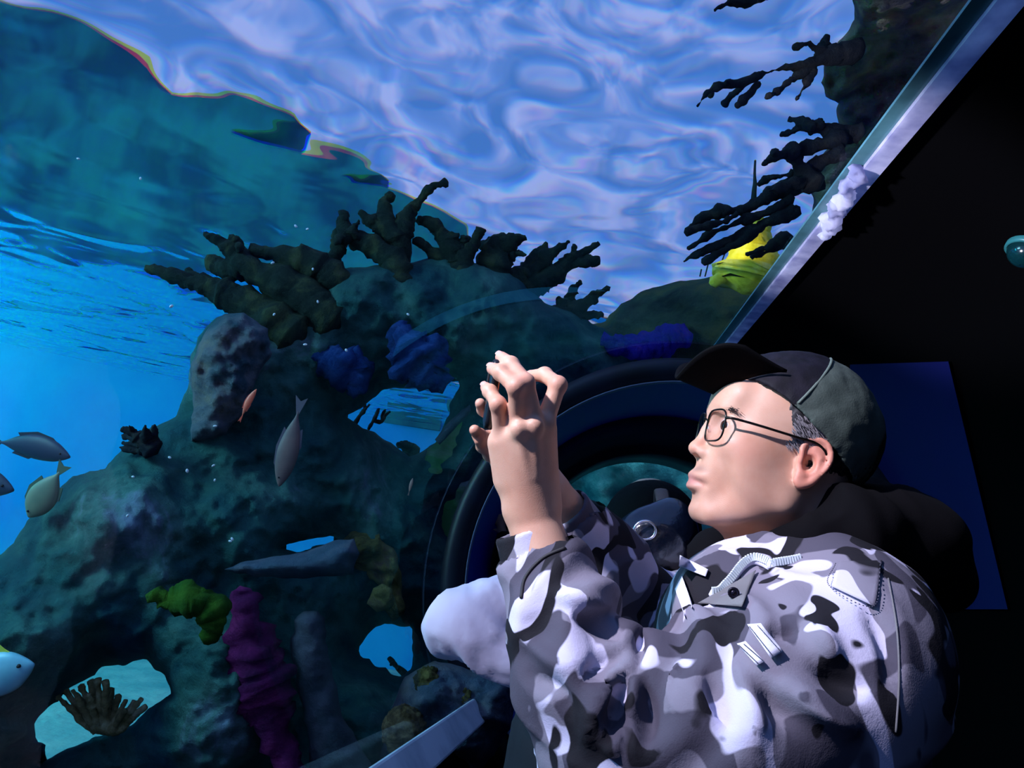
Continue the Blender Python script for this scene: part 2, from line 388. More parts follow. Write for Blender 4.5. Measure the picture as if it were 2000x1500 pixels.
# ------------------------------------------------------------------ reef rocks
def rockmat(name, cols, scale=2.2, bump=.045, seed=0., rough=.9):
    """mottled encrusted rock: cols = list of (position, hex)"""
    k = NT(name); b = k.n('ShaderNodeBsdfPrincipled', i_Roughness=rough); b.inputs['Specular IOR Level'].default_value = .15; k.l(b.outputs[0], k.out.inputs[0])
    tc = k.n('ShaderNodeTexCoord'); mp = k.n('ShaderNodeMapping'); mp.inputs['Location'].default_value = (seed, seed * 1.7, -seed); k.l(tc.outputs['Object'], mp.inputs[0])
    n1 = k.n('ShaderNodeTexNoise', i_Scale=scale, i_Detail=9.0, i_Roughness=.62, i_Distortion=.5); k.l(mp.outputs[0], n1.inputs['Vector'])
    r = k.ramp([(p, lin(c)) for p, c in cols]); k.l(n1.outputs['Fac'], r.inputs[0]); k.l(r.outputs[0], b.inputs['Base Color'])
    n2 = k.n('ShaderNodeTexNoise', i_Scale=scale * 7, i_Detail=8.0, i_Roughness=.7); k.l(mp.outputs[0], n2.inputs['Vector'])
    bp = k.n('ShaderNodeBump', i_Strength=.9, i_Distance=bump); k.l(n2.outputs['Fac'], bp.inputs['Height']); k.l(bp.outputs[0], b.inputs['Normal'])
    return k.m
def polydist(pts, poly):
    """signed distance (inside positive) and nearest point, pixels"""
    poly = np.asarray(poly, float); best = np.full(len(pts), 1e9); near = np.zeros_like(pts); ins = np.zeros(len(pts), bool)
    for i in range(len(poly)):
        a, b = poly[i], poly[(i + 1) % len(poly)]; ab = b - a
        t = np.clip(((pts - a) @ ab) / max(ab @ ab, 1e-9), 0, 1); q = a + t[:, None] * ab; d = np.linalg.norm(pts - q, axis=1)
        m = d < best; best[m] = d[m]; near[m] = q[m]
        c = ((a[1] > pts[:, 1]) != (b[1] > pts[:, 1]))
        with np.errstate(divide='ignore', invalid='ignore'): xx = a[0] + (pts[:, 1] - a[1]) * (b[0] - a[0]) / (b[1] - a[1])
        ins ^= c & (pts[:, 0] < xx)
    return np.where(ins, best, -best), near
def rough_poly(poly, amp, seed, n=7):
    """subdivide an outline and roughen it"""
    p = np.asarray(poly, float); q = []
    for i in range(len(p)):
        a, b = p[i], p[(i + 1) % len(p)]; L = np.linalg.norm(b - a); m = max(1, int(L / n))
        for t in np.arange(m) / m: q.append(a + (b - a) * t)
    q = np.array(q); s3 = np.c_[q / 22., np.full(len(q), seed * 3.3)]; q[:, 0] += amp * fbm(s3, 3, seed); q[:, 1] += amp * fbm(s3, 3, seed + 50)
    return q
def rock(name, outline, holes, depth, thick, mat, step=5, amp=.12, fr=1.6, fine=.02, seed=1, round_px=110, edge=5, hedge=4, back=.7):
    """a solid rock: its silhouette as seen, full rounded body with real thickness front and back. depth(px,py)->m"""
    out = rough_poly(outline, edge, seed); hs = [rough_poly(h, hedge, seed + 9 + i) for i, h in enumerate(holes)]
    lo = out.min(0) - step * 2; hi = out.max(0) + step * 2
    xs = np.arange(lo[0], hi[0], step); ys = np.arange(lo[1], hi[1], step); nx, ny = len(xs), len(ys)
    g = np.stack(np.meshgrid(xs, ys, indexing='ij'), -1).reshape(-1, 2)
    sd, near = polydist(g, out)
    for h in hs:
        s2, n2 = polydist(g, h); s2 = -s2; m = s2 < sd; sd = np.where(m, s2, sd); near[m] = n2[m]
    S = sd.reshape(nx, ny); ins = S > 0
    cell = ins[:-1, :-1] | ins[1:, :-1] | ins[:-1, 1:] | ins[1:, 1:]
    use = np.zeros((nx, ny), bool); use[:-1, :-1] |= cell; use[1:, :-1] |= cell; use[:-1, 1:] |= cell; use[1:, 1:] |= cell
    g2 = np.where((sd <= 0)[:, None], near, g); sdc = np.maximum(sd, 0)
    w = np.clip(sdc / round_px, 0, 1); prof = np.sqrt(1 - (1 - w) ** 2)
    d0 = depth(g2[:, 0], g2[:, 1])
    base = np.stack([(g2[:, 0] - 1000) / FPX * d0, (750 - g2[:, 1]) / FPX * d0, d0], 1)
    dirs = base / np.linalg.norm(base, axis=1, keepdims=True)
    nzv = fbm(base * fr, 4, seed) * amp + fbm(base * fr * 5, 3, seed + 5) * fine * 2 + fbm(base * fr * 14, 2, seed + 8) * fine * .5
    nzb = fbm(base * fr + 9, 3, seed + 3) * amp
    ew = np.clip(sdc / 14, 0, 1)
    fv = base - dirs * (prof * thick + nzv * ew)[:, None]; bv = base + dirs * (prof * thick * back + nzb * ew * .5)[:, None]
    fid = np.full(nx * ny, -1); u = use.ravel(); fid[u] = np.arange(u.sum()); nf = u.sum()
    bid = fid + nf; zero = (sd <= 0); bid = np.where(zero, fid, bid)
    i, j = np.nonzero(cell); q = np.stack([i * ny + j, i * ny + j + 1, (i + 1) * ny + j + 1, (i + 1) * ny + j], 1)
    F = np.concatenate([fid[q], bid[q][:, ::-1]]); 
    v = np.concatenate([fv[u], bv[u]])
    used = np.zeros(len(v), bool); used[F.ravel()] = True; rm = np.cumsum(used) - 1
    F = rm[F]; v = v[used]
    # drop doubled zero-thickness faces
    keep = [not (len(set(f)) < 3) for f in F.tolist()]
    F = F[np.array(keep)]
    return mesh(name, v, F.tolist(), mat)
def lerp_depth(pts):
    """depth from a few (px,py,d) samples, inverse-distance weighted"""
    p = np.array(pts, float)
    def f(x, y):
        x = np.asarray(x, float); y = np.asarray(y, float)
        w = 1 / ((x[..., None] - p[:, 0]) ** 2 + (y[..., None] - p[:, 1]) ** 2 + 60 ** 2) ** 1.2
        return (w * p[:, 2]).sum(-1) / w.sum(-1)
    return f
MR_main = rockmat('reef rock', [(.28, '0b2a30'), (.42, '17464e'), (.52, '2c5c58'), (.59, '46706a'), (.68, '74859a')], 1.5)  # water tint and haze are put into the rock colours
MR_pale = rockmat('pale rock', [(.3, '2c4856'), (.48, '4c5c70'), (.62, '74747e'), (.75, '6a6c5c')], 2.6, seed=3)
MR_brown = rockmat('encrusted rock', [(.3, '20281c'), (.45, '5e5a34'), (.55, '8f8450'), (.66, '7a5c58'), (.78, 'a89a80')], 4.0, seed=5)
MR_hump = rockmat('hump rock', [(.3, '132326'), (.45, '3a4c3c'), (.58, '5d5f36'), (.72, '806c4e')], 1.8, seed=8)
MR_ceil = rockmat('upper rock', [(.3, '2a2430'), (.45, '50505a'), (.58, '7c7a64'), (.72, 'a09c90')], 3.0, seed=11)
H1 = [(676, 816), (706, 795), (724, 777), (748, 763), (784, 757), (820, 759), (856, 751), (895, 745), (898, 756), (892, 768), (880, 786), (880, 807), (862, 834), (850, 861), (832, 879), (799, 894), (775, 876), (748, 855), (718, 840), (694, 826)]
H2 = [(698, 1263), (717, 1240), (747, 1217), (773, 1223), (805, 1223), (806, 1253), (803, 1307), (783, 1320), (762, 1318), (753, 1305), (735, 1303), (720, 1288), (702, 1283)]
H3 = [(68, 1409), (99, 1375), (139, 1345), (181, 1319), (203, 1304), (245, 1299), (284, 1288), (296, 1297), (304, 1311), (324, 1319), (331, 1356), (293, 1383), (256, 1417), (219, 1427), (187, 1439), (93, 1484), (65, 1495), (85, 1473), (88, 1455), (69, 1447)]
H4 = [(548, 1070), (563, 1060), (600, 1052), (650, 1042), (655, 1052), (620, 1064), (604, 1076), (587, 1080), (567, 1074)]
ring_edge = [(1290 + 385 * math.cos(a), 1130 - 385 * math.sin(a)) for a in np.linspace(math.radians(98), math.radians(205), 16)]
out = [(-520, 1560), (-480, 1420), (-330, 1260), (-190, 1150), (-90, 1100), (0, 1088), (30, 1058), (55, 1020), (85, 985), (140, 930), (205, 915), (240, 872), (300, 832), (345, 815), (364, 760), (372, 700), (395, 650), (420, 618), (470, 606), (530, 600), (590, 560), (650, 530), (720, 520), (790, 512), (870, 500), (950, 520), (1010, 545), (1060, 590), (1120, 612), (1180, 640), (1240, 690)] + ring_edge + [(930, 1330), (900, 1400), (860, 1560)]
dm = lerp_depth([(-400, 1450, 2.9), (0, 1300, 2.9), (150, 1000, 3.2), (400, 700, 3.7), (600, 560, 4.0), (900, 560, 4.3), (1180, 660, 4.6), (800, 820, 4.5), (600, 850, 3.9), (500, 1050, 3.5), (880, 1000, 4.5), (800, 1200, 4.2), (400, 1350, 3.1), (700, 1450, 3.4), (850, 1500, 3.5)])
o = rock('reef_rock', out, [H1, H2, H3, H4], dm, .42, MR_main, amp=.16, fr=1.5, fine=.03, seed=2, round_px=130)
tag(o, 'large dark reef rock with a keyhole opening, filling the lower left of the tank', 'rock')
o = rock('reef_rock', [(1120, 640), (1180, 628), (1220, 590), (1262, 566), (1330, 548), (1400, 541), (1460, 542), (1540, 545), (1600, 600), (1500, 700), (1440, 760), (1330, 740), (1230, 745), (1130, 760), (1060, 740)], [], lerp_depth([(1150, 650, 4.9), (1500, 600, 4.6)]), .4, MR_hump, amp=.06, fine=.015, seed=5, round_px=90, edge=3)
tag(o, 'rounded olive brown rock hump above the portal ring, right of the elkhorn corals', 'rock')
o = rock('reef_rock', [(1662, -60), (1668, 45), (1640, 85), (1612, 130), (1603, 165), (1615, 192), (1640, 200), (1632, 235), (1640, 258), (1612, 300), (1590, 340), (1585, 420), (1560, 470), (1540, 500), (1520, 545), (1470, 620), (1425, 668), (1500, 560), (1672, 342), (1820, 160), (1942, 6), (1995, -60)], [], lambda x, y: 2.35 + 2.2 * (np.asarray(y) + 60) / 760, .16, MR_ceil, amp=.07, fr=3, fine=.02, seed=7, round_px=60, edge=4)
tag(o, 'grey brown rock running along the pale seam in the top right', 'rock')
o = rock('reef_rock', [(440, 1112), (470, 1098), (520, 1090), (600, 1074), (650, 1058), (690, 1052), (700, 1080), (690, 1120), (600, 1130), (500, 1128)], [], lambda x, y: 3.05 + 0 * x, .16, MR_pale, amp=.03, fine=.012, seed=11, round_px=30, edge=3)
tag(o, 'thin grey rock shelf under the narrow blue slit in the reef', 'rock')
o = rock('reef_rock', [(660, 1060), (690, 1040), (745, 1038), (756, 1060), (778, 1090), (790, 1140), (788, 1200), (770, 1216), (752, 1190), (745, 1150), (715, 1130), (690, 1110), (665, 1098)], [], lambda x, y: 3.75 + 0 * x, .14, MR_brown, amp=.06, fr=3, fine=.03, seed=13, round_px=40, edge=5)
tag(o, 'yellow brown encrusted rock hanging above the lower blue opening', 'rock')
o = rock('reef_rock', [(715, 1180), (727, 1150), (745, 1140), (762, 1150), (770, 1180), (760, 1192), (735, 1196)], [], lambda x, y: 3.5 + 0 * x, .08, MR_brown, amp=.03, fr=4, fine=.02, seed=17, round_px=25, edge=3)
tag(o, 'small pinkish rock lump below the encrusted hanging rock', 'rock')
o = rock('reef_rock', [(735, 1520), (750, 1430), (790, 1320), (850, 1290), (930, 1310), (1010, 1330), (1000, 1420), (900, 1560), (740, 1560)], [], lambda x, y: 3.15 + 0 * x, .25, MR_pale, amp=.06, fr=3, fine=.02, seed=19, round_px=60, edge=3)
tag(o, 'pale grey rock slope meeting the white ledge at the bottom', 'rock')
o = rock('reef_rock', [(372, 860), (378, 800), (372, 720), (395, 655), (425, 620), (475, 612), (520, 640), (530, 690), (505, 730), (480, 790), (440, 850)], [], lambda x, y: 3.4 + 0 * x, .2, rockmat('knob rock', [(.3, '1c3a44'), (.46, '3c5460'), (.58, '6a6c74'), (.7, '847a6c')], 3.2, .04, 19), amp=.10, fr=2.6, fine=.03, seed=23, round_px=60, edge=4)
tag(o, 'grey rock knob at the head of the reef beside the open blue water', 'rock')
o = rock('reef_rock', [(604, 1500), (600, 1420), (570, 1290), (568, 1250), (576, 1210), (592, 1192), (618, 1192), (632, 1208), (636, 1240), (640, 1280), (670, 1400), (740, 1520), (640, 1560)], [], lambda x, y: 2.95 + 0 * x, .1, rockmat('mauve ghost', [(.3, '242c3a'), (.5, '444654'), (.7, '5c5864')], 3, .02, 4), amp=.04, fr=3, fine=.008, seed=27, round_px=35, edge=3)  # pillar built in place of a grey reflection in the acrylic
tag(o, 'slim grey mauve ghost pillar standing in for a glass reflection', 'rock')

MR_smear = rockmat('green grey smear', [(.32, '3a6a4a'), (.46, '4a944a'), (.56, '7a9a7a'), (.66, 'a8b0c4')], 2.4, .02, 15)  # colours of a refraction smear in the acrylic, built as rock
o = rock('reef_rock', [(925, 790), (880, 830), (838, 880), (808, 955), (800, 1040), (812, 1110), (846, 1185), (872, 1215), (880, 1150), (876, 1080), (902, 990), (950, 900), (980, 850), (960, 800)], [], lambda x, y: 4.15 + 0 * x, .1, MR_smear, amp=.05, fr=2, fine=.012, seed=41, round_px=45, edge=3)  # flank built in place of a refraction smear in the acrylic
tag(o, 'green and grey rock flank imitating a refraction smear left of the portal ring', 'rock')
o = rock('reef_rock', [(917, 792), (900, 800), (868, 832), (850, 858), (858, 868), (880, 848), (905, 820), (920, 802)], [], lambda x, y: 3.95 + 0 * x, .05, MR_pale, step=4, amp=.02, fr=4, fine=.01, seed=43, round_px=14, edge=2)
tag(o, 'pale grey broken stick of rock slanting up to the man\'s hands', 'rock')
# ------------------------------------------------------------------ the photographing man
from mathutils.bvhtree import BVHTree
DOWN = -UPV
TE = V(1570, 905, .80)
yaw = math.radians(-2)
pit = math.radians(18)
Fh = np.array([-math.cos(pit), math.sin(pit), 0.0]); Uh = np.array([math.sin(pit), math.cos(pit), 0.0]); Sh = np.array([0, 0, -1.0])
Fh, Sh = Fh * math.cos(yaw) + Sh * math.sin(yaw), Sh * math.cos(yaw) - Fh * math.sin(yaw)
OH = TE - .072 * Sh
rol = math.radians(7)
Sh, Uh = Sh * math.cos(rol) + Uh * math.sin(rol), Uh * math.cos(rol) - Sh * math.sin(rol)
OH = TE - .072 * Sh
AXH = np.stack([Fh, Sh, Uh])
def h3(f, s, u): return OH + (f * Fh + s * Sh + u * Uh) * .001
def hloc(v): return (np.asarray(v) - OH) @ AXH.T * 1000
def skinmat(name, base, rough=.5):
    k = NT(name); b = k.n('ShaderNodeBsdfPrincipled', i_Roughness=rough); k.l(b.outputs[0], k.out.inputs[0])
    b.inputs['Specular IOR Level'].default_value = .4
    b.inputs['Subsurface Weight'].default_value = .12; b.inputs['Subsurface Radius'].default_value = (.006, .0025, .0012); b.inputs['Subsurface Scale'].default_value = 1.0
    at = k.n('ShaderNodeAttribute', attribute_name='tint'); tc = k.n('ShaderNodeTexCoord')
    nz = k.n('ShaderNodeTexNoise', i_Scale=28.0, i_Detail=5.0); k.l(tc.outputs['Object'], nz.inputs['Vector'])
    m0 = k.n('ShaderNodeMixRGB'); m0.inputs[1].default_value = lin(base); m0.inputs[2].default_value = lin('bd8468'); 
    r0 = k.ramp([(.4, (0, 0, 0)), (.75, (.6, .6, .6))]); k.l(nz.outputs['Fac'], r0.inputs[0]); k.l(r0.outputs[0], m0.inputs[0])
    sp = k.n('ShaderNodeSeparateColor'); k.l(at.outputs['Color'], sp.inputs[0]); prev = m0.outputs[0]
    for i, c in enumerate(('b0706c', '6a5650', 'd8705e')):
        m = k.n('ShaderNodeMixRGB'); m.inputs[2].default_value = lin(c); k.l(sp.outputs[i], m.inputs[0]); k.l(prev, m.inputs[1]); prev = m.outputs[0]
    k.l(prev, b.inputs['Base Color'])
    n2 = k.n('ShaderNodeTexNoise', i_Scale=900.0, i_Detail=2.0); k.l(tc.outputs['Object'], n2.inputs['Vector'])
    bp = k.n('ShaderNodeBump', i_Strength=.25, i_Distance=.0006); k.l(n2.outputs['Fac'], bp.inputs['Height']); k.l(bp.outputs[0], b.inputs['Normal'])
    return k.m
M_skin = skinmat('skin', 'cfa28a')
# ---- head
fd = Field(OH + np.array([-.16, -.24, -.12]), OH + np.array([.16, .20, .12]), .0022)
def E(f, s, u, rf, rs, ru, k, op='add', rot=None):
    ax = AXH
    if rot is not None: ax = rot
    fd.ell(h3(f, s, u), np.array([rf, rs, ru]) * .001, ax, k * .001, op)
def C_(p, q, ra, rb, k, op='add', sq=None): fd.cap(h3(*p), h3(*q), ra * .001, rb * .001, k * .001, op, sq)
E(0, 0, 50, 95, 75, 84, 5)
E(44, 0, -8, 47, 58, 62, 24)
for s in (-1, 1):
    C_((4, 51 * s, -48), (68, 21 * s, -84), 14, 12, 26)
    E(58, 44 * s, -2, 25, 17, 18, 22)
    E(30, 52 * s, -30, 30, 12, 26, 22)
E(75, 0, -84, 14, 21, 13, 14)
E(30, 0, -66, 46, 40, 20, 22)
E(76, 0, -40, 17, 30, 36, 18)
C_((84, -26, 34), (84, 26, 34), 11, 11, 16)
E(78, 0, 60, 20, 46, 26, 16)
for s in (-1, 1): E(95, 33 * s, 21, 13, 18, 11, 12, 'cut')
for s in (-1, 1): E(74.5, 32 * s, 20, 15.0, 18, 14.5, 5)
for s in (-1, 1): E(90, 33 * s, 19.5, 10, 13, 4.0, 2, 'cut')
C_((88, 0, 30), (95, 0, 12), 6.5, 6.5, 10)
C_((94, 0, 12), (101, 0, -12), 6.5, 8.5, 7)
E(101, 0, -13, 10, 10, 8.5, 5)
for s in (-1, 1): E(92, 11.5 * s, -16.5, 10.5, 7.5, 7.5, 5)
for s in (-1, 1): E(98, 6.5 * s, -24, 5.5, 3.2, 4.5, 2.5, 'cut')
for s in (-1, 1): C_((83, 13 * s, -28), (88, 4 * s, -40), 4, 4, 8)
E(91.5, 0, -45, 10, 21, 6.5, 6); E(87, 0, -44, 9, 25, 7, 8)
E(91, 0, -58, 10, 18, 7.5, 6)
C_((102.5, -9, -51), (102.5, 9, -51), 1.6, 1.6, 3.0, 'cut')
for s in (-1, 1): C_((101.5, 9 * s, -51), (85, 27 * s, -54), 1.7, 1.5, 3.0, 'cut')
E(94.5, 0, -72, 6, 20, 6, 10, 'cut')
def earp(f, u, o=0):
    f, u = f * .86, u * .84
    return (f, 71 + max(0, -f) * .30 + o, u)
for sg in (1, -1):
    def ep(f, u, o=0):
        q = earp(f, u, o); return (q[0], q[1] * sg, q[2])
    hel = [(3, 3), (7, 18), (2, 30), (-9, 36), (-21, 32), (-28, 18), (-26, 2), (-19, -12), (-11, -24), (-2, -30), (4, -25), (4, -15)]
    hs = spline(np.array(hel, float), 3)
    for a, b in zip(hs[:-1], hs[1:]): C_(ep(*a, 2), ep(*b, 2), 2.9, 2.9, 2)
    dn = np.array([.36, .93 * sg, 0]) @ AXH; up_ = np.array([0, 0, 1.0]) @ AXH; fw = np.cross(dn, up_)
    fd.ell(h3(*ep(-9, 3, -1)), np.array([.014, .0045, .028]), np.stack([fw, dn, up_]), .003)
    C_(ep(0, -14, 0), ep(-3, -25, 0), 6, 6, 3)
    C_(ep(-7, 24, 1), ep(-17, 12, 1.5), 2.4, 2.8, 2.5); C_(ep(-17, 12, 1.5), ep(-14, -6, 1.5), 2.8, 2.4, 2.5); C_(ep(-14, -6, 1.5), ep(-5, -13, 1.5), 2.4, 2.8, 2.5)
    fd.ell(h3(*ep(-5, 1, 3)), np.array([.0072, .009, .010]), np.stack([fw, dn, up_]), .003, 'cut')
    C_(ep(5, 3, -1), ep(4, -6, -1), 4, 4, 3)
# neck
fd.cap(OH + np.array([.012, -.03, 0]), OH + np.array([.035, -.22, .0]), .056, .064, .03)
fd.cap(h3(34, 0, -84), OH + np.array([-.012, -.19, 0]), .016, .012, .025)
hv, hf = fd.mesh(2)
L = hloc(hv)
def gz(a, c, w): return np.exp(-((a - c) / w) ** 2)
tint = np.zeros((len(hv), 4)); tint[:, 3] = 1
lip = np.clip(gz(L[:, 2], -52, 9) * gz(L[:, 1], 0, 22) * (L[:, 0] > 86) * 1.2 - .15, 0, .8); tint[:, 0] = lip
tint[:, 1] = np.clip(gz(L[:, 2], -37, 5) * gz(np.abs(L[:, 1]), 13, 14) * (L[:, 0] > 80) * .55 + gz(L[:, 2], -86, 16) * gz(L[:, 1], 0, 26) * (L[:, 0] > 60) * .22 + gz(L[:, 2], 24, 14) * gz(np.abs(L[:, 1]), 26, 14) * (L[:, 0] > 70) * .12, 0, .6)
tint[:, 2] = np.clip(((np.abs(L[:, 1]) > 72) & (L[:, 0] < 12)) * .45 + gz(L[:, 0], 104, 8) * gz(L[:, 2], -13, 9) * .2 + gz(L[:, 0], 66, 20) * gz(L[:, 2], -4, 18) * .18, 0, 1)
BV, BF, BT = [hv], [np.asarray(hf)], [tint]
# ---- hands: joints as (px, py, depth), radii in mm
def hand(lo, hi, wrist, elbow, palm, fingers, tend=(), h=.0016, rw=26, re=44):
    g = Field(lo, hi, h)
    pw = V(*wrist)
    el = V(*elbow); pe = pw + (el - pw) * .55
    g.cap(pw, pe, rw * .001, (rw + (re - rw) * .55) * .001, .01, sq=None)
    for (a, b, ra, rb) in palm: g.cap(V(*a), V(*b), ra * .001, rb * .001, .012)
    for (a, b) in tend: g.cap(V(*a), V(*b), .0042, .003, .006); g.ell(V(*a), [.008, .0085, .007], None, .008)
    for fg in fingers:
        pts = [V(*q[:3]) for q in fg]; rr = [q[3] * .00089 for q in fg]
        g2 = Field(lo, hi, h)
        for i in range(len(pts) - 1): g2.cap(pts[i], pts[i + 1], rr[i], rr[i + 1], .0035)
        for i in range(1, len(pts) - 1): g2.ell(pts[i], np.array([1, 1, 1]) * rr[i] * 1.03, None, .004)
        o = g.d; dn = g2.d; k = .005
        hh = np.maximum(k - np.abs(o - dn), 0) / k; g.d = np.minimum(o, dn) - hh * hh * k * .25
    v, f = g.mesh(2); return v, f
WL = (1036, 1000, .745)
ltend = [((1045, 832, .711), (1047, 930, .720)), ((1014, 838, .711), (1034, 935, .721)), ((1068, 826, .730), (1058, 930, .732))]
lfing = [
    [(978, 838, .732, 9.6), (973, 790, .722, 8.8), (957, 765, .737, 7.8), (949, 757, .746, 6.8)],
    [(1012, 822, .722, 10.6), (1009, 756, .705, 9.8), (978, 728, .725, 8.6), (962, 720, .742, 7.4)],
    [(1042, 818, .722, 11), (1026, 748, .712, 10), (998, 712, .735, 8.8), (979, 698, .752, 7.4)],
    [(1068, 812, .738, 11), (1090, 752, .742, 9.8), (1064, 732, .765, 8.6), (1038, 734, .782, 7.2)],
]
lpalm = [((1030, 985, .745), (985, 862, .738), 23, 15), ((1034, 985, .745), (1015, 850, .728), 24, 16), ((1042, 985, .745), (1042, 842, .728), 24, 16), ((1050, 985, .748), (1060, 838, .742), 22, 15),
         ((1000, 930, .75), (985, 868, .744), 20, 15), ((1052, 950, .762), (1050, 870, .775), 20, 16), ((1050, 880, .775), (1020, 840, .80), 13, 11), ((1020, 840, .80), (995, 815, .815), 10, 8.5)]
a = V(900, 660, .62); b = V(1140, 1180, .86)
v, f = hand([-.075, -.28, .62], [.105, .06, .87], WL, (1190, 1490, .66), lpalm, lfing, ltend)
def hand_tint(v, tips):
    t = np.zeros((len(v), 4)); t[:, 3] = 1
    for p in tips: t[:, 2] += .25 * np.exp(-(np.linalg.norm(v - V(*p[:3]), axis=1) / .012) ** 2)
    return t
BV.append(v); BF.append(f); BT.append(hand_tint(v, [q for fg in lfing for q in (fg[1], fg[3])]))
WR = (1078, 968, .905)
rfing = [
    [(985, 850, .90, 11), (960, 815, .915, 9.6), (944, 800, .905, 8.4), (938, 788, .892, 7.6)],
    [(985, 872, .90, 11), (952, 856, .905, 9.8), (936, 850, .885, 8.8), (927, 840, .868, 7.6)],
    [(992, 892, .90, 10.5), (958, 884, .905, 9.2), (942, 872, .89, 8.0), (936, 860, .875, 7.0)],
    [(1005, 908, .905, 9.5), (970, 902, .912, 8.4), (956, 890, .90, 7.2), (950, 878, .888, 6.4)],
]
rpalm = [((1070, 960, .905), (1005, 860, .905), 22, 17), ((1066, 966, .905), (1010, 890, .905), 22, 17), ((1070, 950, .91), (1030, 850, .91), 20, 16), ((1030, 850, .905), (1005, 812, .875), 12, 9), ((1005, 812, .875), (985, 800, .85), 9, 7.5)]
v, f = hand([-.08, -.26, .80], [.16, .02, .98], WR, (1330, 1250, 1.02), rpalm, rfing)
BV.append(v); BF.append(f); BT.append(hand_tint(v, [q for fg in rfing for q in (fg[1], fg[3])]))
# ---- body under the clothes: arms, torso, legs, down to the floor
NB = V(1520, 1130, .87); ELL = V(1195, 1480, .665); SHL = V(1700, 1235, .70); ELR = V(1330, 1260, 1.02); SHR = V(1510, 1190, 1.06)
PEL = NB + DOWN * .56 + np.array([.03, 0, 0])
ground = CAMZ
def down_to(p, z):                     # point straight below p at world height z
    w = W(p); return (np.array([w[0], w[1], z]) - EYE) @ BAS.T
FOOTL = down_to(PEL + Sh * .10, .06); FOOTR = down_to(PEL - Sh * .10, .06)
lo = np.minimum.reduce([FOOTL, FOOTR, PEL, ELL, NB]) - .30; hi = np.maximum.reduce([SHL, SHR, NB, ELR, FOOTL, FOOTR]) + np.array([.22, .12, .2])
bd = Field(lo, hi, .011)
bd.cap(NB, NB + DOWN * .15, .06, .10, .04); bd.cap(NB + DOWN * .1, PEL, .12, .12, .06, sq=(np.array([0, 0, 1.0]), .72))
for sh_, el_, wr_ in ((SHL, ELL, V(*WL)), (SHR, ELR, V(*WR))):
    bd.cap(sh_ * .9 + NB * .1, el_, .05, .04, .03); bd.cap(el_, el_ + (wr_ - el_) * .7, .04, .028, .02)
for ft in (FOOTL, FOOTR):
    hp = PEL + (ft - PEL) * .06; kn = ft + (PEL - ft) * .52 + Fh * .02
    hp = hp * .5 + (ft + UPV * .82) * .5
    bd.cap(hp, kn, .085, .055, .05); bd.cap(kn, ft, .055, .04, .03); bd.cap(ft, ft + np.array([-.16, 0, 0]) + UPV * -.02, .038, .034, .03)
v, f = bd.mesh(1); BV.append(v); BF.append(f); BT.append(np.tile([0, 0, 0, 1.0], (len(v), 1)))
def joinparts(vs, fs):
    n = 0; F = []
    for v, f in zip(vs, fs): F += (np.asarray(f) + n).tolist(); n += len(v)
    return np.concatenate(vs), F
v, F = joinparts(BV, BF)
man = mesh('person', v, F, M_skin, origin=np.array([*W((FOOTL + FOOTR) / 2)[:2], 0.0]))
ca = man.data.color_attributes.new('tint', 'FLOAT_COLOR', 'POINT'); ca.data.foreach_set('color', np.concatenate(BT).astype(np.float32).ravel())
tag(man, 'man in camouflage jacket, cap and glasses raising a phone in both hands', 'person')
MO = np.array(man['_o'])
def mp(name, vf, mat, parent=man, **k): return mesh(name, vf[0], vf[1], mat, parent, origin=np.array(parent['_o']), **k)
# fingernails of the near hand are part of the body; eyes
M_eye = NT('eye')
k = M_eye; b = k.n('ShaderNodeBsdfPrincipled', i_Roughness=.08); k.l(b.outputs[0], k.out.inputs[0])
at = k.n('ShaderNodeAttribute', attribute_name='iris'); rp = k.ramp([(0, lin('cfc0ba')), (.05, lin('cfc0ba')), (.06, lin('241511')), (.55, lin('2c1a14')), (.6, (0.002, .002, .002))]); k.l(at.outputs['Fac'], rp.inputs[0]); k.l(rp.outputs[0], b.inputs['Base Color'])
ga = math.radians(24); EYR = np.array([[math.cos(ga), math.sin(ga), -.1], [-math.sin(ga), math.cos(ga), 0], [.1, 0, 1.0]])
for s in (1, -1):
    c = h3(77, 32 * s, 20); R = .0128; v = []; ir = []
    for i in range(25):
        for j in range(32):
            th = math.pi * i / 24; ph = 2 * math.pi * j / 32
            d = np.array([math.cos(th), math.sin(th) * math.cos(ph), math.sin(th) * math.sin(ph)]); v.append(c + R * (d @ (EYR @ AXH))); ir.append(max(0, 1 - th / .52))
    f = [[i * 32 + j, i * 32 + (j + 1) % 32, (i + 1) * 32 + (j + 1) % 32, (i + 1) * 32 + j] for i in range(24) for j in range(32)]
    o = mp('eye', (np.array(v), f), M_eye.m); fa = o.data.attributes.new('iris', 'FLOAT', 'POINT'); fa.data.foreach_set('value', np.array(ir, np.float32))
# ---- hair: short greying sides, dark nape
M_hair = pmat('hair dark', '161316', .55, var=('3a3638', 120, .45, .7)); M_grey = pmat('hair grey', '8a8488', .5)
fh = Field(OH + np.array([-.16, -.12, -.12]), OH + np.array([.16, .20, .12]), .003)
fh.ell(h3(-3, 0, 50), np.array([.0955, .0775, .0865]), AXH, .004)
fh.half(h3(0, 0, 44), np.array([.5, 0, 1.0]) @ AXH * 1.0 * np.array([1, 1, 1]), .004) if False else None
fh.half(h3(18, 0, 20), np.array([1.0, 0, -.55]) @ AXH, .012)
fh.half(h3(0, 0, -18), np.array([.25, 0, -1.0]) @ AXH, .012)
v, f = fh.mesh(1); n_ = vnormals(v, f); v = v + n_ * (fbm(hloc(v) * np.array([.9, .9, .12]), 2, 3) * .0012)[:, None]
hair = mp('hair', (v, f), M_hair)
mb = MB(); rng = np.random.default_rng(3)
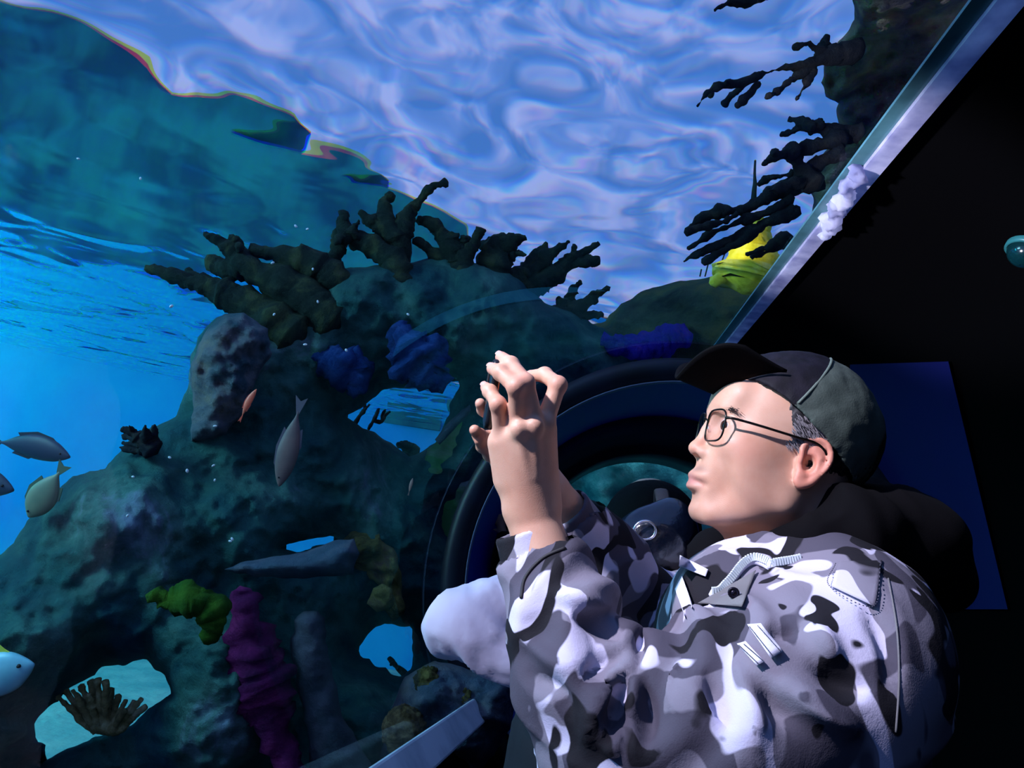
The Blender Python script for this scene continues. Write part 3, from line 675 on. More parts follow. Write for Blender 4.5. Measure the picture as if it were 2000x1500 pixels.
for i in range(520):
    fq = rng.uniform(-22, 24); uq = rng.uniform(12, 52)
    if uq < 14 + max(0, (6 - abs(fq - 2))) : continue
    s0 = 77 * math.sqrt(max(.05, 1 - ((fq + 3) / 97) ** 2 - ((uq - 50) / 87) ** 2)) 
    p0 = h3(fq, s0 - .5, uq); p1 = h3(fq - rng.uniform(4, 8), s0 + 1.2, uq - rng.uniform(3, 8))
    mb.add(*tube([p0, (p0 + p1) / 2 + Sh * .0008, p1], [.0004, .00035, .0001], 4, cap=False))
mb.build('grey_strands', M_grey, hair, origin=MO)
mb = MB()
for sg in (1, -1):
    for i in range(110):
        t = rng.uniform(0, 1); fq = 96 - 15 * t ** 1.6; sq_ = (10 + 40 * t) * sg; uq = 35 + 4 * math.sin(t * 2.6) + rng.normal(0, 1.6)
        p0 = h3(fq - .5, sq_, uq); p1 = h3(fq + .8 - 2 * t, sq_ + (6 + 2 * t) * sg, uq + 1.5 - 3 * t)
        mb.add(*tube([p0, p1], [.00045, .0001], 4, cap=False))
mb.build('eyebrows', M_hair, man, origin=MO)
# ---- cap
M_capf = pmat('cap dark front', '0d0b13', .7, spec=.2, var=('16131e', 60, .4, .6), bump=(600, .3, .001)); M_capg = pmat('cap olive side', '46524a', .75, var=('3a463f', 40, .4, .6), bump=(500, .4, .001))
M_capb = pmat('cap black', '08080a', .8)
fc = Field(OH + np.array([-.17, -.14, -.13]), OH + np.array([.18, .21, .13]), .0026)
fc.ell(h3(-5, 0, 48), np.array([.1045, .0855, .0945]), AXH, .004)
_, gg = fc.sub(fc.lo, fc.lo + fc.n * fc.h)
lf, ls, lu = [sum((gg[i] - OH[i]) * AXH[r][i] for i in range(3)) * 1000 for r in range(3)]
edge_u = 40 + .58 * lf - 40 * np.exp(-(ls / 34) ** 2) * np.clip((lf - 40) / 40, 0, 1)
fc.d = np.maximum(fc.d, (edge_u - lu) * .00085)
g2 = Field(OH + np.array([-.17, -.14, -.13]), OH + np.array([.18, .21, .13]), .0026); g2.ell(h3(-5, 0, 47), np.array([.100, .081, .090]), AXH, .004)
fc.d = np.maximum(fc.d, -g2.d)
v, f = fc.mesh(2); n_ = vnormals(v, f); L = hloc(v)
v = v + n_ * (fbm(L * .03, 3, 5) * .0022)[:, None]
f = np.asarray(f); fl = L[f].mean(1)
# panels: dark front, olive side, black back
side = (fl[:, 0] < 36 - .55 * (fl[:, 2] - 60) * -1 * .6) & (fl[:, 0] < 52 - .55 * (130 - fl[:, 2]) * .3)
frontedge = 18 + .62 * (60 - fl[:, 2]) * -1
frontedge = 22 - .55 * (fl[:, 2] - 70)
isg = (fl[:, 0] < frontedge) & (fl[:, 0] > -92) & (np.abs(fl[:, 1]) > 22)
isb = (fl[:, 0] <= -86)
mi = np.where(isb, 2, np.where(isg, 1, 0))
capo = mp('cap', (v, f.tolist()), [M_capf, M_capg, M_capb], matidx=mi)
capo['label'] = 'dark cap with olive green side panel and upturned flat brim'
# brim
nv, na = 11, 33; top = []; bot = []
for j in range(na):
    a = -1 + 2 * j / (na - 1); ang = a * math.pi / 2 * .93
    fi = -5 + 101 * math.cos(ang * .72) ; si = 82 * math.sin(ang * .72)
    fo = 66 + 84 * max(0, math.cos(ang)) ** .42; so = 76 * math.sin(ang)
    for i in range(nv):
        t = i / (nv - 1); ff = fi + (fo - fi) * t; ss = si + (so - si) * t
        r_ = 58 + 30 * (min(abs(ss), 70) / 60) ** 1.3
        uu = r_ * (1 - t) + (63 + 32 * (abs(ss) / 60) ** 1.3) * t
        top.append((ff, ss, uu + 1.6)); bot.append((ff, ss, uu - 1.6))
A = [h3(*q) for q in top] + [h3(*q) for q in bot]; N0 = na * nv
f = []
for j in range(na - 1):
    for i in range(nv - 1):
        q = [j * nv + i, j * nv + i + 1, (j + 1) * nv + i + 1, (j + 1) * nv + i]; f += [q, [N0 + x for x in q[::-1]]]
    e = [j * nv + nv - 1, (j + 1) * nv + nv - 1]; f.append([e[0], N0 + e[0], N0 + e[1], e[1]])
    e = [j * nv, (j + 1) * nv]; f.append([e[1], N0 + e[1], N0 + e[0], e[0]])
for j in (0, na - 1):
    for i in range(nv - 1):
        q = [j * nv + i, j * nv + i + 1, N0 + j * nv + i + 1, N0 + j * nv + i]; f.append(q)
fixn(mp('brim', (np.array(A), f), pmat('brim black', '040406', .8, spec=.08, bump=(500, .3, .001)), capo))
# piping along the olive panel's front edge and a stitched button on top
pts = []
for i in range(30):
    u = 40 + 104 * i / 29; ff = 22 - .55 * (u - 70)
    q = 1 - ((ff + 5) / 104.5) ** 2 - ((u - 48) / 94.5) ** 2
    if q <= .04: break
    if u < 42 + .58 * ff: continue
    pts.append(h3(ff, 85.5 * math.sqrt(q) + .4, u))
mb = MB(); mb.add(*tube(pts, .0018, 8)); mb.build('piping', pmat('cap piping', '5d6a60', .7), capo, origin=MO)
# ---- glasses
M_rim = pmat('glasses frame', '15120f', .3, metal=.6)
k = NT('lens'); tr = k.n('ShaderNodeBsdfTransparent'); tr.inputs[0].default_value = (.97, .97, 1, 1); gl = k.n('ShaderNodeBsdfGlossy', i_Roughness=.02); fr = k.n('ShaderNodeFresnel', i_IOR=1.45); mx = k.n('ShaderNodeMixShader')
k.l(fr.outputs[0], mx.inputs[0]); k.l(tr.outputs[0], mx.inputs[1]); k.l(gl.outputs[0], mx.inputs[2]); k.l(mx.outputs[0], k.out.inputs[0]); M_lens = k.m
gla = None
def lens_pt(s, a, sc=1.0):
    ca, sa = math.cos(a), math.sin(a); n = 3.6
    x = 25.5 * np.sign(ca) * abs(ca) ** (2 / n); y = 19 * np.sign(sa) * abs(sa) ** (2 / n); x, y = x * sc, y * sc
    ss = 33 + x; return h3(99 - .12 * (19 - y) * .6 - 7 * (ss / 60) ** 2 + 1.5 , ss * s, 16 + y)
for s in (1, -1):
    ring = [lens_pt(s, 2 * math.pi * i / 48) for i in range(49)]
    vv, ff = tube(ring, .00115, 8, cap=False)
    if gla is None: gla = mp('glasses', (vv, ff), M_rim); gla['label'] = 'thin dark rectangular glasses'
    else: mp('rim', (vv, ff), M_rim, gla)
    lv = [lens_pt(s, 0, 0)] + [lens_pt(s, 2 * math.pi * i / 48, .985) for i in range(48)]
    mp('lens', (np.array(lv), [[0, 1 + i, 1 + (i + 1) % 48] for i in range(48)]), M_lens, gla)
    tp = [h3(93, 59 * s, 24), h3(86, 66 * s, 25), h3(60, 73 * s, 25), h3(20, 76 * s, 25), h3(-6, 76.5 * s, 25), h3(-20, 77 * s, 16), h3(-30, 76 * s, -2)]
    tp = spline(tp, 6); mp('temple', tube(tp, .0015, 8, flat=(Sh, 1.4)), M_rim, gla)
    mp('nose_pad', tube([h3(97, 8.5 * s, 17), h3(94, 9 * s, 10)], [.002, .0025], 8), M_lens, gla)
br = spline([h3(99, 8 * 1, 22), h3(102, 0, 26), h3(99, -8, 22)], 6); mp('bridge', tube(br, .0011, 8), M_rim, gla)
# nails on the near hand
M_nail = pmat('nail', 'd8a494', .25)
def nail(fg, side):
    a, b = V(*fg[2][:3]), V(*fg[3][:3]); t = (b - a) / np.linalg.norm(b - a); n = np.asarray(side, float); n = n - t * (n @ t); n /= np.linalg.norm(n); w = np.cross(t, n); r = fg[3][3] * .00089
    v = []; nu, nvv = 7, 7
    for i in range(nu):
        for j in range(nvv):
            x = -1 + 2 * i / (nu - 1); y = -1 + 2 * j / (nvv - 1); q = x * (1 - .12 * y * y)
            v.append(b + t * (y * .0052 + .0005) + w * r * .72 * math.sin(q * .95) + n * (r * math.cos(q * .8) * 1.0 + .0002 - .0010 * max(0, y)))
    f = [[i * nvv + j, i * nvv + j + 1, (i + 1) * nvv + j + 1, (i + 1) * nvv + j] for i in range(nu - 1) for j in range(nvv - 1)]
    return np.array(v), f
for fg, sd in ((lfing[0], (-.2, .6, -.8)), (lfing[1], (-.2, .8, -.7)), (lfing[2], (-.2, .8, -.7)), (lfing[3], (.0, 1, -.4))): mp('fingernail', nail(fg, sd), M_nail)
# ---- camouflage cloth
def camo(name, dark=1.0):
    k = NT(name); b = k.n('ShaderNodeBsdfPrincipled', i_Roughness=.85); b.inputs['Specular IOR Level'].default_value = .2; k.l(b.outputs[0], k.out.inputs[0])
    tc = k.n('ShaderNodeTexCoord'); prev = None
    cols = ['7c7886', '4c4956', 'c8c4dc', '1c1b21']
    cur = k.n('ShaderNodeRGB'); cur.outputs[0].default_value = lin(cols[0]); prev = cur.outputs[0]
    for i, (sc, lo, seed, cl) in enumerate(((16.0, .50, 0, cols[1]), (18.0, .58, 5, cols[2]), (20.0, .57, 11, cols[3]))):
        m = k.n('ShaderNodeMapping'); m.inputs['Location'].default_value = (seed, seed * .7, -seed * 1.3); m.inputs['Scale'].default_value = (1, 1, .72); k.l(tc.outputs['Object'], m.inputs[0])
        n = k.n('ShaderNodeTexNoise', i_Scale=sc, i_Detail=1.2, i_Roughness=.4, i_Distortion=.7); k.l(m.outputs[0], n.inputs['Vector'])
        r = k.ramp([(lo - .008, (0, 0, 0)), (lo + .008, (1, 1, 1))]); k.l(n.outputs['Fac'], r.inputs[0])
        mx = k.n('ShaderNodeMixRGB'); mx.inputs[2].default_value = lin(cl); k.l(r.outputs[0], mx.inputs[0]); k.l(prev, mx.inputs[1]); prev = mx.outputs[0]
    k.l(prev, b.inputs['Base Color'])
    w = k.n('ShaderNodeTexNoise', i_Scale=700.0, i_Detail=1.0); k.l(tc.outputs['Object'], w.inputs['Vector']); w2 = k.n('ShaderNodeTexNoise', i_Scale=26.0, i_Detail=4.0, i_Distortion=.8); k.l(tc.outputs['Object'], w2.inputs['Vector'])
    bp = k.n('ShaderNodeBump', i_Strength=.25, i_Distance=.0008); k.l(w.outputs['Fac'], bp.inputs['Height'])
    b2 = k.n('ShaderNodeBump', i_Strength=.35, i_Distance=.004); k.l(w2.outputs['Fac'], b2.inputs['Height']); k.l(bp.outputs[0], b2.inputs['Normal']); k.l(b2.outputs[0], b.inputs['Normal'])
    return k.m
M_camo = camo('camouflage cloth')
lo = [-.06, -.74, .50]; hi = [.58, -.16, 1.20]
jk = Field(lo, hi, .0045)
jk.cap(NB + np.array([.01, .0, 0]), NB + DOWN * .16, .085, .135, .05, sq=(np.array([0, 0, 1.0]), .75)); jk.cap(NB + DOWN * .12, PEL + DOWN * .1, .135, .135, .06, sq=(np.array([0, 0, 1.0]), .70))
def chain(F_, pts, k=.03):
    for a, b in zip(pts[:-1], pts[1:]): F_.cap(V(*a[:3]), V(*b[:3]), a[3], b[3], k)
chain(jk, [(1500, 1180, .80, .085), (1660, 1235, .74, .080), (1655, 1290, .70, .080), (1560, 1350, .675, .084), (1420, 1415, .655, .080), (1215, 1460, .665, .076)], .04)
chain(jk, [(1200, 1470, .665, .068), (1136, 1335, .675, .060), (1094, 1212, .705, .051), (1066, 1120, .732, .042)], .012)
chain(jk, [(1480, 1195, .98, .085), (1400, 1230, 1.02, .082), (1300, 1235, 1.0, .07), (1180, 1110, .95, .058), (1120, 1035, .92, .046)], .03)
jk.ell(V(1400, 1240, .80), [.06, .075, .07], None, .05)
# open ends of the sleeves and the neck
jk.cap(V(1020, 1000, .748), V(1070, 1130, .737), .034, .034, .005, 'cut'); jk.cap(V(1085, 985, .905), V(1128, 1045, .925), .038, .036, .006, 'cut')
jk.cap(V(1500, 1020, .87), V(1515, 1120, .87), .078, .07, .012, 'cut')
v, f = jk.mesh(1)
def folds(v, f, amp, seed, fr=7.0, st=None):
    n = vnormals(v, f); q = np.array(v) * fr
    q = q * (np.array([1, 1, 1.]) if st is None else np.asarray(st)) + .55 * np.stack([fbm(q * .5, 2, seed + i) for i in range(3)], 1)
    r = 1 - np.clip(np.abs(fbm(q, 1, seed + 7)) * 1.7, 0, 1); r = r * r * (3 - 2 * r)
    q2 = q * 2.3 + 5; r2 = 1 - np.clip(np.abs(fbm(q2, 1, seed + 9)) * 1.7, 0, 1); r2 = r2 * r2
    return v + n * (amp * (r + r2 * .35 - .45))[:, None]
v = folds(v, f, .013, 4)
# elbow creases: rings of cloth gathered around the bend
n_ = vnormals(v, f); eb = V(1235, 1300, .665); dd = np.linalg.norm(v - eb, axis=1)
v = v + n_ * (.010 * np.exp(-(dd / .10) ** 2) * np.sin(dd * 120 + 3 * fbm(v * 9, 2, 2)))[:, None]
def strokes(v, f, st):
    """long folds: (px polyline, height m, width px); ridges positive, grooves negative"""
    n = vnormals(v, f); px = np.stack([1000 + v[:, 0] / v[:, 2] * FPX, 750 - v[:, 1] / v[:, 2] * FPX], 1); fc_ = np.clip(-(n * v).sum(1) / np.linalg.norm(v, axis=1) * 2, 0, 1)
    for pl, a_, w_ in st:
        q = spline(np.array(pl, float), 8); d2 = np.full(len(v), 1e9); tt = np.zeros(len(v))
        for i, x in enumerate(q):
            d = ((px - x) ** 2).sum(1); m = d < d2; d2[m] = d[m]; tt[m] = i / (len(q) - 1)
        v = v + n * (a_ * np.exp(-d2 / w_ ** 2) * fc_ * np.sin(np.clip(tt * .9 + .08, 0, 1) * math.pi) ** .6)[:, None]
    return v
v = strokes(v, f, [([(1226, 1262), (1185, 1296), (1140, 1332)], -.014, 22), ([(1208, 1298), (1166, 1356), (1150, 1460)], .016, 20), ([(1216, 1325), (1204, 1370), (1195, 1430)], -.013, 14), ([(1170, 1425), (1196, 1466), (1216, 1420)], .008, 10),
  ([(1110, 1190), (1177, 1225), (1222, 1232)], -.013, 16), ([(1085, 1160), (1150, 1175), (1195, 1190)], .010, 16), ([(1020, 1240), (1080, 1290), (1130, 1310)], .010, 18), ([(1040, 1320), (1090, 1350), (1120, 1400)], -.010, 14),
  ([(1596, 1232), (1615, 1262), (1632, 1296)], .014, 20), ([(1540, 1345), (1605, 1390), (1672, 1430)], .018, 22), ([(1600, 1305), (1645, 1330), (1700, 1352)], -.016, 22), ([(1478, 1340), (1510, 1380), (1545, 1420)], -.014, 18),
  ([(1338, 1300), (1322, 1340), (1316, 1400)], .013, 18), ([(1385, 1320), (1404, 1370), (1418, 1430)], -.013, 16), ([(1260, 1330), (1268, 1390), (1262, 1450)], -.012, 14), ([(1240, 1340), (1236, 1400), (1240, 1470)], .010, 14), ([(1505, 1230), (1530, 1236), (1560, 1230)], -.010, 12),
  ([(1700, 1200), (1735, 1270), (1740, 1360)], -.010, 16), ([(1440, 1300), (1470, 1360), (1480, 1440)], .010, 20)])
jacket = mp('jacket', (v, f.tolist()), M_camo); jacket['label'] = 'grey and white camouflage field jacket'
JB = BVHTree.FromPolygons([Vector(x) for x in v], [tuple(q) for q in f.tolist()])
def on(px, py, off=.003, bvh=None):
    d = V(px, py, 1.0); d /= np.linalg.norm(d)
    h = (bvh or JB).ray_cast(Vector((0, 0, 0)), Vector(d))
    return None if h[0] is None else np.array(h[0]) - d * off
def patch(c, off=.006, th=.0018, nu=12, nv=8, lift=0, bvh=None, dflt=.75):
    """thin cloth piece lying on the jacket: corners c (px) in order, th thick"""
    c = np.array(c, float); top = []
    for i in range(nu + 1):
        for j in range(nv + 1):
            a, b = i / nu, j / nv; p = (1 - a) * ((1 - b) * c[0] + b * c[3]) + a * ((1 - b) * c[1] + b * c[2])
            q = on(p[0], p[1], off, bvh); top.append(q if q is not None else np.array([np.nan] * 3))
    top = np.array(top); zd = top[:, 2]; med = np.nanmedian(zd); bad = np.isnan(zd) | (np.abs(zd - med) > .08)
    for i in np.nonzero(bad)[0]:
        a, b = (i // (nv + 1)) / nu, (i % (nv + 1)) / nv; p = (1 - a) * ((1 - b) * c[0] + b * c[3]) + a * ((1 - b) * c[1] + b * c[2]); top[i] = V(p[0], p[1], med - off)
    g = top.reshape(nu + 1, nv + 1, 3)
    for _ in range(2):
        gi = g.copy(); gi[1:-1, 1:-1] = (g[1:-1, 1:-1] * 2 + g[:-2, 1:-1] + g[2:, 1:-1] + g[1:-1, :-2] + g[1:-1, 2:]) / 6; g = gi
    top = g.reshape(-1, 3); bot = top + top / np.linalg.norm(top, axis=1, keepdims=True) * th
    N0 = len(top); f = []
    I = lambda i, j: i * (nv + 1) + j
    for i in range(nu):
        for j in range(nv):
            q = [I(i, j), I(i, j + 1), I(i + 1, j + 1), I(i + 1, j)]; f += [q, [N0 + x for x in q[::-1]]]
    for i in range(nu): f += [[I(i, 0), I(i + 1, 0), N0 + I(i + 1, 0), N0 + I(i, 0)], [I(i + 1, nv), I(i, nv), N0 + I(i, nv), N0 + I(i + 1, nv)]]
    for j in range(nv): f += [[I(0, j + 1), I(0, j), N0 + I(0, j), N0 + I(0, j + 1)], [I(nu, j), I(nu, j + 1), N0 + I(nu, j + 1), N0 + I(nu, j)]]
    return np.vstack([top, bot]), f
M_white = pmat('white webbing', 'dcdcf0', .7, bump=(300, .4, .001)); M_stitch = pmat('stitching', '4a4858', .8); M_greyc = pmat('grey cloth', '6f6f72', .85, bump=(500, .3, .001)); M_dark = pmat('dark trim', '18161c', .7)
def stitch(pp, name, parent, off=.009, r=.0007, mat=None, n=40, dash=True):
    pp = spline(np.array(pp, float), n); mb = MB(); q = [on(x[0], x[1], off) for x in pp]; q = [x for x in q if x is not None]
    st = 3 if dash else 1
    if dash:
        for i in range(0, len(q) - 2, st): mb.add(*tube([q[i], q[i + 1], q[i + 2]][:2 + 0] if True else q, r, 5))
    else: mb.add(*tube(q, r, 6))
    return mb.build(name, mat or M_stitch, parent, origin=MO)
# cuffs
cf = Field([-.06, -.28, .62], [.2, -.02, 1.02], .0022)
cf.cap(V(1034, 1043, .745), V(1066, 1135, .737), .036, .0415, .004); cf.cap(V(1015, 985, .75), V(1072, 1150, .736), .0295, .033, .004, 'cut')
cf.half(V(1036, 1030, .74), V(1036, 1030, .745) - V(1066, 1120, .738), .004); v, f = cf.mesh(1); mp('cuff', (v, f.tolist()), M_camo, jacket)
cf = Field([-.06, -.28, .62], [.2, -.02, 1.02], .0022)
cf.cap(V(1092, 998, .905), V(1124, 1045, .922), .040, .044, .004); cf.cap(V(1082, 975, .90), V(1132, 1058, .925), .032, .036, .004, 'cut')
cf.half(V(1094, 990, .905), V(1094, 990, .905) - V(1124, 1040, .922), .004); v, f = cf.mesh(1); mp('cuff', (v, f.tolist()), M_camo, jacket)
def hose(pp, r, name, mat, parent, off=.002, n=10, bvh=None, seg=8):
    q = [on(x[0], x[1], off, bvh) for x in spline(np.array(pp, float), n)]; q = [x for x in q if x is not None]
    q = np.array(q); 
    for _ in range(3): q[1:-1] = (q[:-2] + q[1:-1] * 2 + q[2:]) / 4
    vv, ff = tube(q, r, seg); return mesh(name, vv, ff, mat, parent, origin=MO)
hose([(1018, 1168), (1026, 1128), (1060, 1090), (1104, 1070)], .0018, 'cuff_piping', M_dark, jacket, .001)
# collar, zip, flap, shoulder tab, straps, seams
mp('collar_strip', patch([(1328, 1084), (1383, 1112), (1378, 1126), (1326, 1106)], .007, .003), M_white, jacket)
mp('shoulder_tab', patch([(1638, 1096), (1723, 1094), (1709, 1185), (1624, 1145)], .006, .004), M_camo, jacket)
mp('snap_flap', patch([(1362, 1178), (1477, 1113), (1449, 1185), (1404, 1181)], .010, .003), M_greyc, jacket)
mp('strap', patch([(1459, 1219), (1486, 1217), (1530, 1272), (1506, 1286)], .007, .003, 14, 5), M_white, jacket)
mp('strap', patch([(1439, 1257), (1456, 1252), (1493, 1292), (1478, 1300)], .007, .003, 14, 5), M_white, jacket)
for a, b in (((1464, 1224), (1510, 1282)), ((1480, 1222), (1525, 1272)), ((1443, 1260), (1481, 1296)), ((1453, 1258), (1490, 1290))): stitch([a, ((a[0] + b[0]) / 2, (a[1] + b[1]) / 2), b], 'stitching', jacket, .0085, .0005)
stitch([(1632, 1100), (1620, 1144), (1706, 1184), (1720, 1098)], 'stitching', jacket, .0075, .0005)
q = on(1433, 1158, .0115); d = q / np.linalg.norm(q); a = np.cross(d, [0, 1, 0]); a /= np.linalg.norm(a); b = np.cross(d, a)
vv = [q - d * h_ + (a * math.cos(t) + b * math.sin(t)) * r for (r, h_) in ((.0001, .002), (.0022, .002), (.003, .001), (.004, .0032), (.0052, .002), (.0054, 0)) for t in np.linspace(0, 2 * math.pi, 20, endpoint=False)]
mp('snap_button', (np.array(vv), [[i * 20 + k, i * 20 + (k + 1) % 20, (i + 1) * 20 + (k + 1) % 20, (i + 1) * 20 + k] for i in range(5) for k in range(20)]), pmat('snap metal', '2a2530', .25, metal=.8), jacket)
M_zip = pmat('zip white', 'e6f2f4', .35)
zp = spline(np.array([(1400, 1165), (1414, 1143), (1428, 1129), (1449, 1101), (1470, 1087), (1491, 1091), (1515, 1105), (1543, 1120), (1575, 1124), (1615, 1116)], float), 8)
zq = []
for x in zp:
    q = on(x[0], x[1], .012); zq.append(q if q is not None else V(x[0], x[1], .80))
zq = np.array(zq); zq[:, 2] = np.clip(zq[:, 2], .72, .84)
for _ in range(6): zq[1:-1] = (zq[:-2] + zq[1:-1] * 2 + zq[2:]) / 4
L_ = np.r_[0, np.cumsum(np.linalg.norm(np.diff(zq, axis=0), axis=1))]; n = int(L_[-1] / .0026)
mb = MB()
for i in range(n):
    s_ = (i + .5) * .0026; c = np.array([np.interp(s_, L_, zq[:, j]) for j in range(3)]); c2 = np.array([np.interp(min(s_ + .002, L_[-1]), L_, zq[:, j]) for j in range(3)]); t = c2 - c
    if np.linalg.norm(t) < 1e-6: continue
    t /= np.linalg.norm(t); sd = np.cross(t, [0, 0, -1.0]); sd /= np.linalg.norm(sd); nn = np.cross(t, sd)
    mb.add(*box(c, (t, sd, nn), (.0009, .0038, .0014)))
mb.build('zip_teeth', M_zip, jacket, origin=MO, smooth=False)
tp = tube(zq + np.array([0, -.004, .002]), .005, 8, flat=(np.array([0, 0, 1.0]), .35)); mp('zip_tape', tp, M_white, jacket)
# collar stand behind the zip
col = Field([.2, -.32, .70], [.46, -.17, 1.02], .004)
for (p, q) in zip([(1452, 1118, .80), (1560, 1128, .775), (1660, 1110, .79), (1680, 1080, .86), (1600, 1060, .96), (1440, 1090, .96), (1385, 1110, .92)], [(1560, 1128, .775), (1660, 1110, .79), (1680, 1080, .86), (1600, 1060, .96), (1440, 1090, .96), (1385, 1110, .92), (1370, 1120, .90)]):
    col.cap(V(*p), V(*q), .016, .016, .01)
v, f = col.mesh(1); v = folds(v, f, .003, 8); mp('collar', (v, f.tolist()), M_camo, jacket)
# far collar wing in white
mp('collar_wing', patch([(1318, 1150), (1332, 1125), (1352, 1180), (1345, 1225)], .012, .003), M_white, jacket)
# seams
hose([(1735, 1130), (1752, 1230), (1756, 1330), (1750, 1430)], .0009, 'shoulder_seam', M_greyc, jacket, .001)
# ---- black hooded top
M_hood = pmat('black hood fabric', '08070a', .95, spec=.1, bump=(900, .3, .001))
hd = Field([.18, -.36, .66], [.60, -.08, 1.10], .005)
lp = [(1444, 1132, .815, .017), (1500, 1106, .79, .023), (1590, 1070, .775, .030), (1680, 1035, .79, .040), (1740, 1035, .84, .045), (1715, 1010, .94, .042), (1620, 1010, 1.0, .036), (1480, 1055, .985, .03), (1400, 1085, .95, .034), (1395, 1100, .915, .026)]
chain(hd, lp, .03)
hd.ell(V(1735, 1035, .87), [.062, .042, .09], None, .04); hd.cap(V(1790, 1060, .87), V(1878, 1118, .90), .042, .012, .04); hd.cap(V(1740, 1100, .82), V(1830, 1140, .86), .045, .035, .03)
v, f = hd.mesh(1); v = folds(v, f, .010, 21); hood = mp('hooded_top', (v, f.tolist()), M_hood); hood['label'] = 'black hood bunched around the neck'
# ---- trousers and shoes (below the frame)
tr_ = Field(np.minimum.reduce([FOOTL, FOOTR, PEL]) - .25, np.maximum.reduce([PEL, FOOTL, FOOTR]) + .25, .012)
tr_.cap(PEL - DOWN * .1, PEL + DOWN * .02, .125, .13, .05, sq=(np.array([0, 0, 1.0]), .72))
for ft in (FOOTL, FOOTR):
    hp = PEL + (ft - PEL) * .06; kn = ft + (PEL - ft) * .52 + Fh * .02; hp = hp * .5 + (ft + UPV * .82) * .5
    tr_.cap(hp, kn, .1, .072, .05); tr_.cap(kn, ft + UPV * .06, .072, .06, .03)
v, f = tr_.mesh(1); v = folds(v, f, .01, 31); mp('trousers', (v, f.tolist()), pmat('dark trousers', '1a1b20', .9))
for ft in (FOOTL, FOOTR):
    sf = Field(ft - .3, ft + .3, .007); sf.cap(ft + UPV * -.005, ft + np.array([-.17, 0, 0]) - UPV * .012, .05, .044, .03); sf.half(ft - UPV * .056, -UPV, .004); v, f = sf.mesh(1); mp('shoe', (v, f.tolist()), pmat('shoe black', '101012', .5))
# ---- the phone held in both hands
PC = V(960, 768, .815); pu = V(968, 700, .8) - V(948, 836, .8); pu /= np.linalg.norm(pu); pl = np.array([-.05, 0, 1.0]); pl -= pu * (pl @ pu); pl /= np.linalg.norm(pl); pn = np.cross(pu, pl)
def rbox(c, ax, h, r, n=6):
    """slab with rounded corners: ax[0], ax[1] in plane, ax[2] thickness"""
    pts = []
    for (sx, sy, a0) in ((1, 1, 0), (-1, 1, 1), (-1, -1, 2), (1, -1, 3)):
        for i in range(n + 1):
            t = (a0 + i / n) * math.pi / 2; pts.append((sx * (h[0] - r) + r * math.cos(t), sy * (h[1] - r) + r * math.sin(t)))
    m = len(pts); v = []; e = min(.0015, h[2] * .4)
    for (z, inset) in ((-h[2], e), (-h[2] + e, 0), (h[2] - e, 0), (h[2], e)):
        for (x, y) in pts:
            L = math.hypot(x, y); v.append(c + ax[0] * (x - x / L * inset) + ax[1] * (y - y / L * inset) + ax[2] * z)
    f = [[k * m + i, k * m + (i + 1) % m, (k + 1) * m + (i + 1) % m, (k + 1) * m + i] for k in range(3) for i in range(m)] + [list(range(m))[::-1], [3 * m + i for i in range(m)]]
    return np.array(v), f
vv, ff = rbox(PC, (pl, pu, pn), (.078, .037, .0042), .009)
phone = mesh('phone', vv, ff, pmat('phone case black', '0b0b0f', .35)); tag(phone, 'black phone held sideways in the man\'s raised hands', 'phone')
sgn = 1 if pn[0] > 0 else -1
vv, ff = rbox(PC + pn * sgn * .0045, (pl, pu, pn), (.073, .033, .0004), .006)
k = NT('phone screen'); em = k.n('ShaderNodeEmission', i_Strength=.7); tc = k.n('ShaderNodeTexCoord'); nz = k.n('ShaderNodeTexNoise', i_Scale=14.0, i_Detail=3.0); k.l(tc.outputs['Object'], nz.inputs['Vector']); r = k.ramp([(.4, lin('102040')), (.55, lin('c8502a')), (.7, lin('e0a070'))]); k.l(nz.outputs['Fac'], r.inputs[0]); k.l(r.outputs[0], em.inputs[0]); k.l(em.outputs[0], k.out.inputs[0])
mesh('screen', vv, ff, k.m, phone, origin=np.array(phone['_o']))
vv, ff = rbox(PC - pn * sgn * .0052 + pl * .055 + pu * .018, (pl, pu, pn), (.014, .014, .0012), .004); mesh('camera_bump', vv, ff, M_dark, phone, origin=np.array(phone['_o']))
